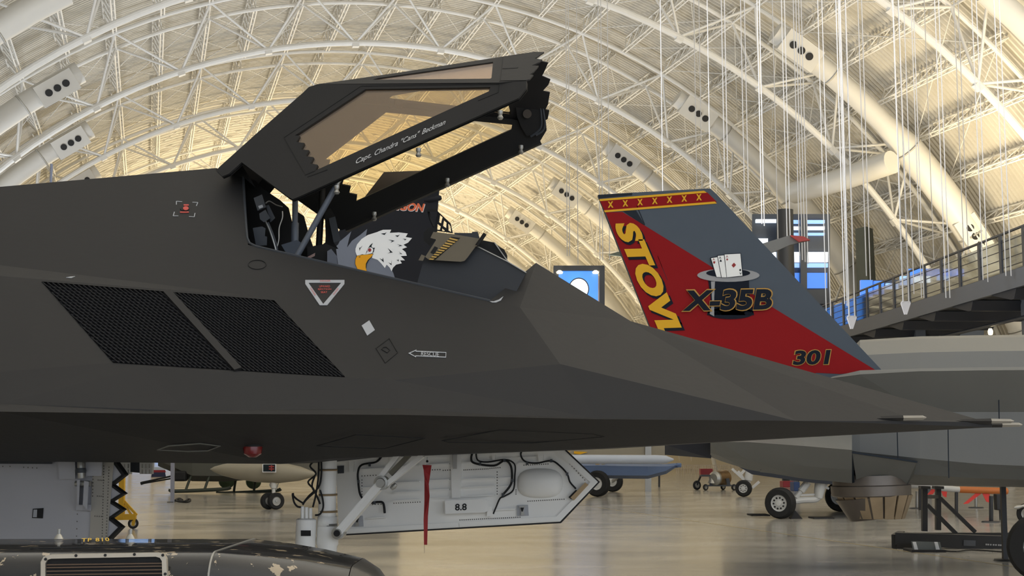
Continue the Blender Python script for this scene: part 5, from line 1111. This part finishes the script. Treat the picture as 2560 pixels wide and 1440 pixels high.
# ---- black steel display stand with long base
Y = dep(1372); F_ = lambda x, y: P(x, y, Y)
ds = thing('display_stand', 'black welded steel stand with diagonal braces and a long low base', 'stand', G(2380, 1372))
M_STB = mat('stand_black_steel', (38, 37, 36), .5, var=.1)
Yf, Yr = Y, Y + 1.1
A = lambda x, y: P(x, y, Yf); B = lambda x, y: P(x, y, Yr)
loft('base_front', [[A(2238, 1362), A(2238, 1332), P(2238, 1330, Yf + .12), P(2238, 1360, Yf + .12)], [A(2640, 1385), A(2640, 1345), P(2640, 1343, Yf + .12), P(2640, 1383, Yf + .12)]], M_STB, ds)
beam('base_rear', V((A(2300, 1350).x, Yr, .1)), V((A(2620, 1350).x + .6, Yr, .1)), .12, .2, M_STB, ds); beam('base_end', V((A(2240, 1350).x, Yf + .05, .12)), V((A(2300, 1350).x, Yr, .12)), .12, .22, M_STB, ds)
for x in (2238, 2560): block('base_foot', V((A(x, 1350).x + .2, Yf + .06, .04)), (.35, .14, .08), M_STB, ds)
for (x, b_) in ((2311, 1328), (2345, 1325)):
    yy = Yf + .3 if x == 2311 else Yf + .8
    beam('upright', P(x, b_, yy), P(x, 1215, yy), .085, .085, M_STB, ds); beam('cap_plate', P(x, 1222, yy), P(x, 1215, yy), .16, .16, M_STB, ds)
beam('cross_bar', P(2311, 1242, Yf + .3), P(2345, 1242, Yf + .8), .06, .06, M_STB, ds)
beam('diagonal_brace', P(2318, 1262, Yf + .3), P(2390, 1334, Yf + .3), .06, .06, M_STB, ds); beam('diagonal_brace', P(2350, 1245, Yf + .8), P(2438, 1330, Yf + .8), .06, .06, M_STB, ds)
plate('stand_plaque', [A(2408, 1350), A(2438, 1351), A(2438, 1365), A(2408, 1364)], .01, mat('plaque_dark', (62, 62, 62), .3), ds, lift=.02)
for i, x in enumerate((2463, 2468, 2474, 2481, 2487, 2494, 2499)): plate('stencil_mark', [A(x, 1359 + i * .3), A(x + 4, 1359 + i * .3), A(x + 4, 1363 + i * .3), A(x, 1363 + i * .3)], .004, M_MARK, ds, lift=.02)
o = thing('barrier_post', 'slim black post on a round foot beside the big tyre', 'post', G(2510, 1402)); Yp = dep(1402)
beam('post', V((P(2513, 1400, Yp).x, Yp, .02)), P(2507, 1216, Yp), .07, .07, M_STB, o); lathe('round_foot', V((P(2513, 1400, Yp).x, Yp, 0)), V((P(2513, 1400, Yp).x, Yp, .03)), [(0, .17), (1, .15)], M_STB, o, 20)
# floor light fitting in front of the stand
Yl = dep(1380); F_ = lambda x, y: P(x, y, Yl)
flt = thing('floor_light', 'grey floor light fitting with two white brackets before the black stand', 'lamp', G(2318, 1380))
loft('body', [[P(2282, 1374, Yl + d), P(2355, 1376, Yl + d), P(2350, 1355, Yl + d), P(2278, 1353, Yl + d)] for d in (0, .35)], mat('fitting_grey', (112, 116, 112), .4), flt); block('base_pan', V((F_(2318, 1378).x, Yl + .15, .02)), (.55, .5, .04), M_MAT, flt)
for x in (2286, 2340): plate('bracket', [P(x - 4, 1355, Yl - .02), P(x + 4, 1355, Yl - .02), P(x + 10, 1376, Yl - .02), P(x + 1, 1377, Yl - .02)], .02, M_EWHITE, flt)
cbl = tube('power_cable', spline([V((F_(2352, 1378).x, Yl + .1, .02)), G(2390, 1382) + V((0, 0, .02)), G(2430, 1378) + V((0, 0, .02)), G(2520, 1384) + V((0, 0, .02))], 5), .012, M_LINEBLK, None, 6); tag(cbl, 'thin black cable trailing from the floor light under the stand', 'cable')
# ---- orange missile on posts with red fins
Y = dep(1285); F_ = lambda x, y: P(x, y, Y)
ms = thing('orange_missile', 'orange and white missile with bright red fins on dark posts', 'missile', G(2440, 1285))
M_ORG = mat('missile_orange', (206, 118, 56), .5, var=.06); M_FIN = mat('fin_signal_red', (236, 64, 52), .5)
lathe('body', F_(2396, 1224), F_(2520, 1228), [(0, .06), (.03, .085), (.98, .085), (1, .05)], M_ORG, ms, 16); lathe('nose', F_(2335, 1219), F_(2398, 1224), [(0, .04), (.2, .075), (1, .08)], mat('missile_white', (206, 204, 198), .5), ms, 16)
for pts in ([(2442, 1231), (2455, 1233), (2420, 1259), (2408, 1260)], [(2455, 1232), (2474, 1234), (2478, 1258), (2466, 1254)]): plate('tail_fin', [F_(*p) for p in pts], .02, M_FIN, ms)
beam('post', V((F_(2391, 1285).x, Y, 0)), F_(2391, 1226), .07, .07, M_STB, ms); beam('yoke', F_(2380, 1220), F_(2392, 1232), .05, .05, M_STB, ms)
m2 = thing('red_finned_missile', 'second missile with red fins standing behind the black uprights', 'missile', G(2335, 1275)); Y = dep(1275); F_ = lambda x, y: P(x, y, Y)
lathe('body', F_(2270, 1213), F_(2380, 1217), [(0, .05), (.05, .09), (1, .09)], MATS['missile_white'], m2, 14)
for pts in ([(2331, 1221), (2340, 1224), (2332, 1236), (2318, 1237)], [(2352, 1224), (2368, 1228), (2366, 1244), (2358, 1240)]): plate('tail_fin', [F_(*p) for p in pts], .02, M_FIN, m2)
beam('post', V((F_(2300, 1275).x, Y, 0)), F_(2300, 1215), .07, .07, M_STB, m2)
for i, (x, y) in enumerate(((2292, 1272), (2440, 1270), (2478, 1306))):
    Yp = dep(y); r = thing('stanchion', ('silver stanchion post behind the black stand uprights', 'silver stanchion post under the orange missile fins', 'dark stanchion post beside the small black box')[i], 'stanchion', G(x, y), 'stanchions by the missiles')
    bar('post', V((P(x, y, Yp).x, Yp, .01)), P(x, 1228 if i < 2 else 1240, Yp), .05, M_DARKSTEEL if i == 2 else M_METAL, r, 10); lathe('base', V((P(x, y, Yp).x, Yp, 0)), V((P(x, y, Yp).x, Yp, .03)), [(0, .22), (1, .2)], M_DARKSTEEL, r, 18)
bn_ = thing('black_bin', 'small black box hung between the red fins and the slim post', 'box', G(2505, 1300)); Yp = dep(1300)
block('box', V((P(2500, 1255, Yp).x, Yp, P(2500, 1255, Yp).z)), (.24, .2, .38), M_STB, bn_, bev=.02); beam('pole', V((P(2500, 1255, Yp).x, Yp, 0)), P(2500, 1262, Yp), .05, .05, M_STB, bn_)
# ---- small metal claw and tyre at the far right
Y = dep(1312); rt = thing('small_cart', 'small black wheeled cart with a silver hitch at the right', 'cart', G(2600, 1312))
wheel(rt, V((P(2570, 1290, Y).x, Y, .24)), .24, .14, (-.5, -.85, 0), M_TYRE, M_METAL); lathe('hitch', P(2535, 1270, Y), P(2575, 1262, Y), [(0, .02), (.2, .05), (.5, .03), (.8, .06), (1, .05)], M_METAL, rt, 10); beam('axle_beam', V((P(2570, 1290, Y).x, Y, .24)), V((P(2700, 1290, Y).x, Y, .3)), .08, .08, M_STB, rt)
# upper right: grey blade shape and lamp beyond the grey jet
# ================================================================== BLACK POD IN THE FOREGROUND
def pod_mat():
    m = mat('pod_black_paint', (26, 27, 30), .22, var=.2, scale=2, coat=.4); nt = m.node_tree; b = nt.nodes['Principled BSDF']
    tc = nt.nodes.new('ShaderNodeTexCoord'); n = nt.nodes.new('ShaderNodeTexVoronoi'); n.inputs['Scale'].default_value = 9; n.feature = 'F1'
    n2 = nt.nodes.new('ShaderNodeTexNoise'); n2.inputs['Scale'].default_value = 16; n2.inputs['Detail'].default_value = 5; n2.inputs['Roughness'].default_value = .6
    nt.links.new(tc.outputs['Object'], n2.inputs['Vector']); cr = nt.nodes.new('ShaderNodeValToRGB'); cr.color_ramp.elements[0].position = .605; cr.color_ramp.elements[1].position = .615
    nt.links.new(n2.outputs['Fac'], cr.inputs[0]); mx = nt.nodes.new('ShaderNodeMix'); mx.data_type = 'RGBA'
    old = b.inputs['Base Color'].links[0].from_socket; nt.links.new(cr.outputs[0], mx.inputs[0]); nt.links.new(old, mx.inputs[6]); mx.inputs[7].default_value = (*lin((168, 152, 128)), 1)
    nt.links.new(mx.outputs[2], b.inputs['Base Color']); return m
M_POD = pod_mat()
PY = 4.75; ZT = PZ(300, 1347, 0).z
zt = 1.6 - .0; 
ztop = P(300, 1378, 4.45).z
pod = thing('black_pod', 'chipped glossy black pod lettered in yellow with a framed vent', 'pod', V((-1.2, PY, 0)))
def psec(X, hh, hw, zc, cr=.1, k=6):
    out = []
    for (sy, sz, a0) in ((1, 1, 0), (-1, 1, 90), (-1, -1, 180), (1, -1, 270)):
        for i in range(k + 1):
            a = math.radians(a0 + 90 * i / k); out.append(V((X, PY + sy * (hw - cr) + cr * math.cos(a), zc + sz * (hh - cr) + cr * math.sin(a))))
    return out
zc = ztop - .36
xs = lambda px: (px - 1280) / FPX * PY
loft('pod_body', [psec(xs(-900), .36, .42, zc), psec(xs(598), .36, .42, zc)], M_POD, pod, True)
loft('pod_fairing', [psec(xs(600), .36, .42, zc), psec(xs(700), .348, .40, zc, .12), psec(xs(800), .332, .37, zc - .002, .15), psec(xs(900), .31, .34, zc - .006, .18)], M_POD, pod, True)
loft('pod_nose', [psec(xs(902), .31, .34, zc - .006, .18), psec(xs(945), .285, .29, zc - .012, .18), psec(xs(985), .23, .23, zc - .02, .18), psec(xs(1008), .16, .15, zc - .03, .14), psec(xs(1018), .07, .06, zc - .04, .055)], mat('pod_nose_black', (30, 30, 32), .35, coat=.2), pod, True)
loft('joint_strap', [psec(xs(598), .363, .423, zc), psec(xs(602), .363, .423, zc)], M_METAL, pod, True)
def ptop(x, y): return PZ(x, y, zc + .362)
text('pod_lettering', 'TP 810', ptop(203, 1356), ptop(274, 1354), ptop(204, 1347), mat('pod_yellow', (226, 186, 60), .5), pod, .002, bold=.02, space=1.15)
tube('lid_seam', [ptop(75, 1371), ptop(385, 1366), ptop(389, 1352)], .0022, M_LINEBLK, pod, 5)
for x in (147, 326): lathe('lifting_eye', ptop(x, 1347), ptop(x, 1347) + V((0, 0, .035)), [(0, .018), (.3, .012), (.5, .006), (1, .006)], M_METAL, pod, 10)
vY = PY - .421
fr = [(105, 1440), (105, 1404), (112, 1391), (128, 1386), (395, 1381), (411, 1384), (418, 1396), (420, 1440), (420, 1520), (105, 1520)]
fi = [(116, 1440), (116, 1408), (121, 1399), (131, 1396), (392, 1391), (402, 1394), (407, 1402), (408, 1440), (408, 1510), (116, 1510)]
plate('vent_frame', [[P(x, y, vY) for x, y in fr], [P(x, y, vY) for x, y in fi]], .02, mat('vent_frame_metal', (198, 188, 172), .35, metal=.3), pod, lift=.012)
plate('vent_backing', [P(x, y, vY) for x, y in fi], .004, M_LINEBLK, pod, lift=.001)
for y in (1412, 1419, 1428, 1437): beam('vent_slat', P(117, y, vY - .004), P(407, y - 4, vY - .004), .006, .004, mat('vent_slat_brown', (92, 72, 54), .4), pod)
for (x, y) in ((114, 1398), (190, 1389), (263, 1388), (336, 1386), (407, 1388), (413, 1435)): lathe('vent_screw', P(x, y, vY - .010), P(x, y, vY - .016), [(0, .005), (1, .004)], M_LINEBLK, pod, 10)
for x in (-300, 500):
    beam('cradle', V((xs(x), PY, 0)), V((xs(x), PY, zc - .34)), .5, .12, M_DARKSTEEL, pod, V((1, 0, 0)))
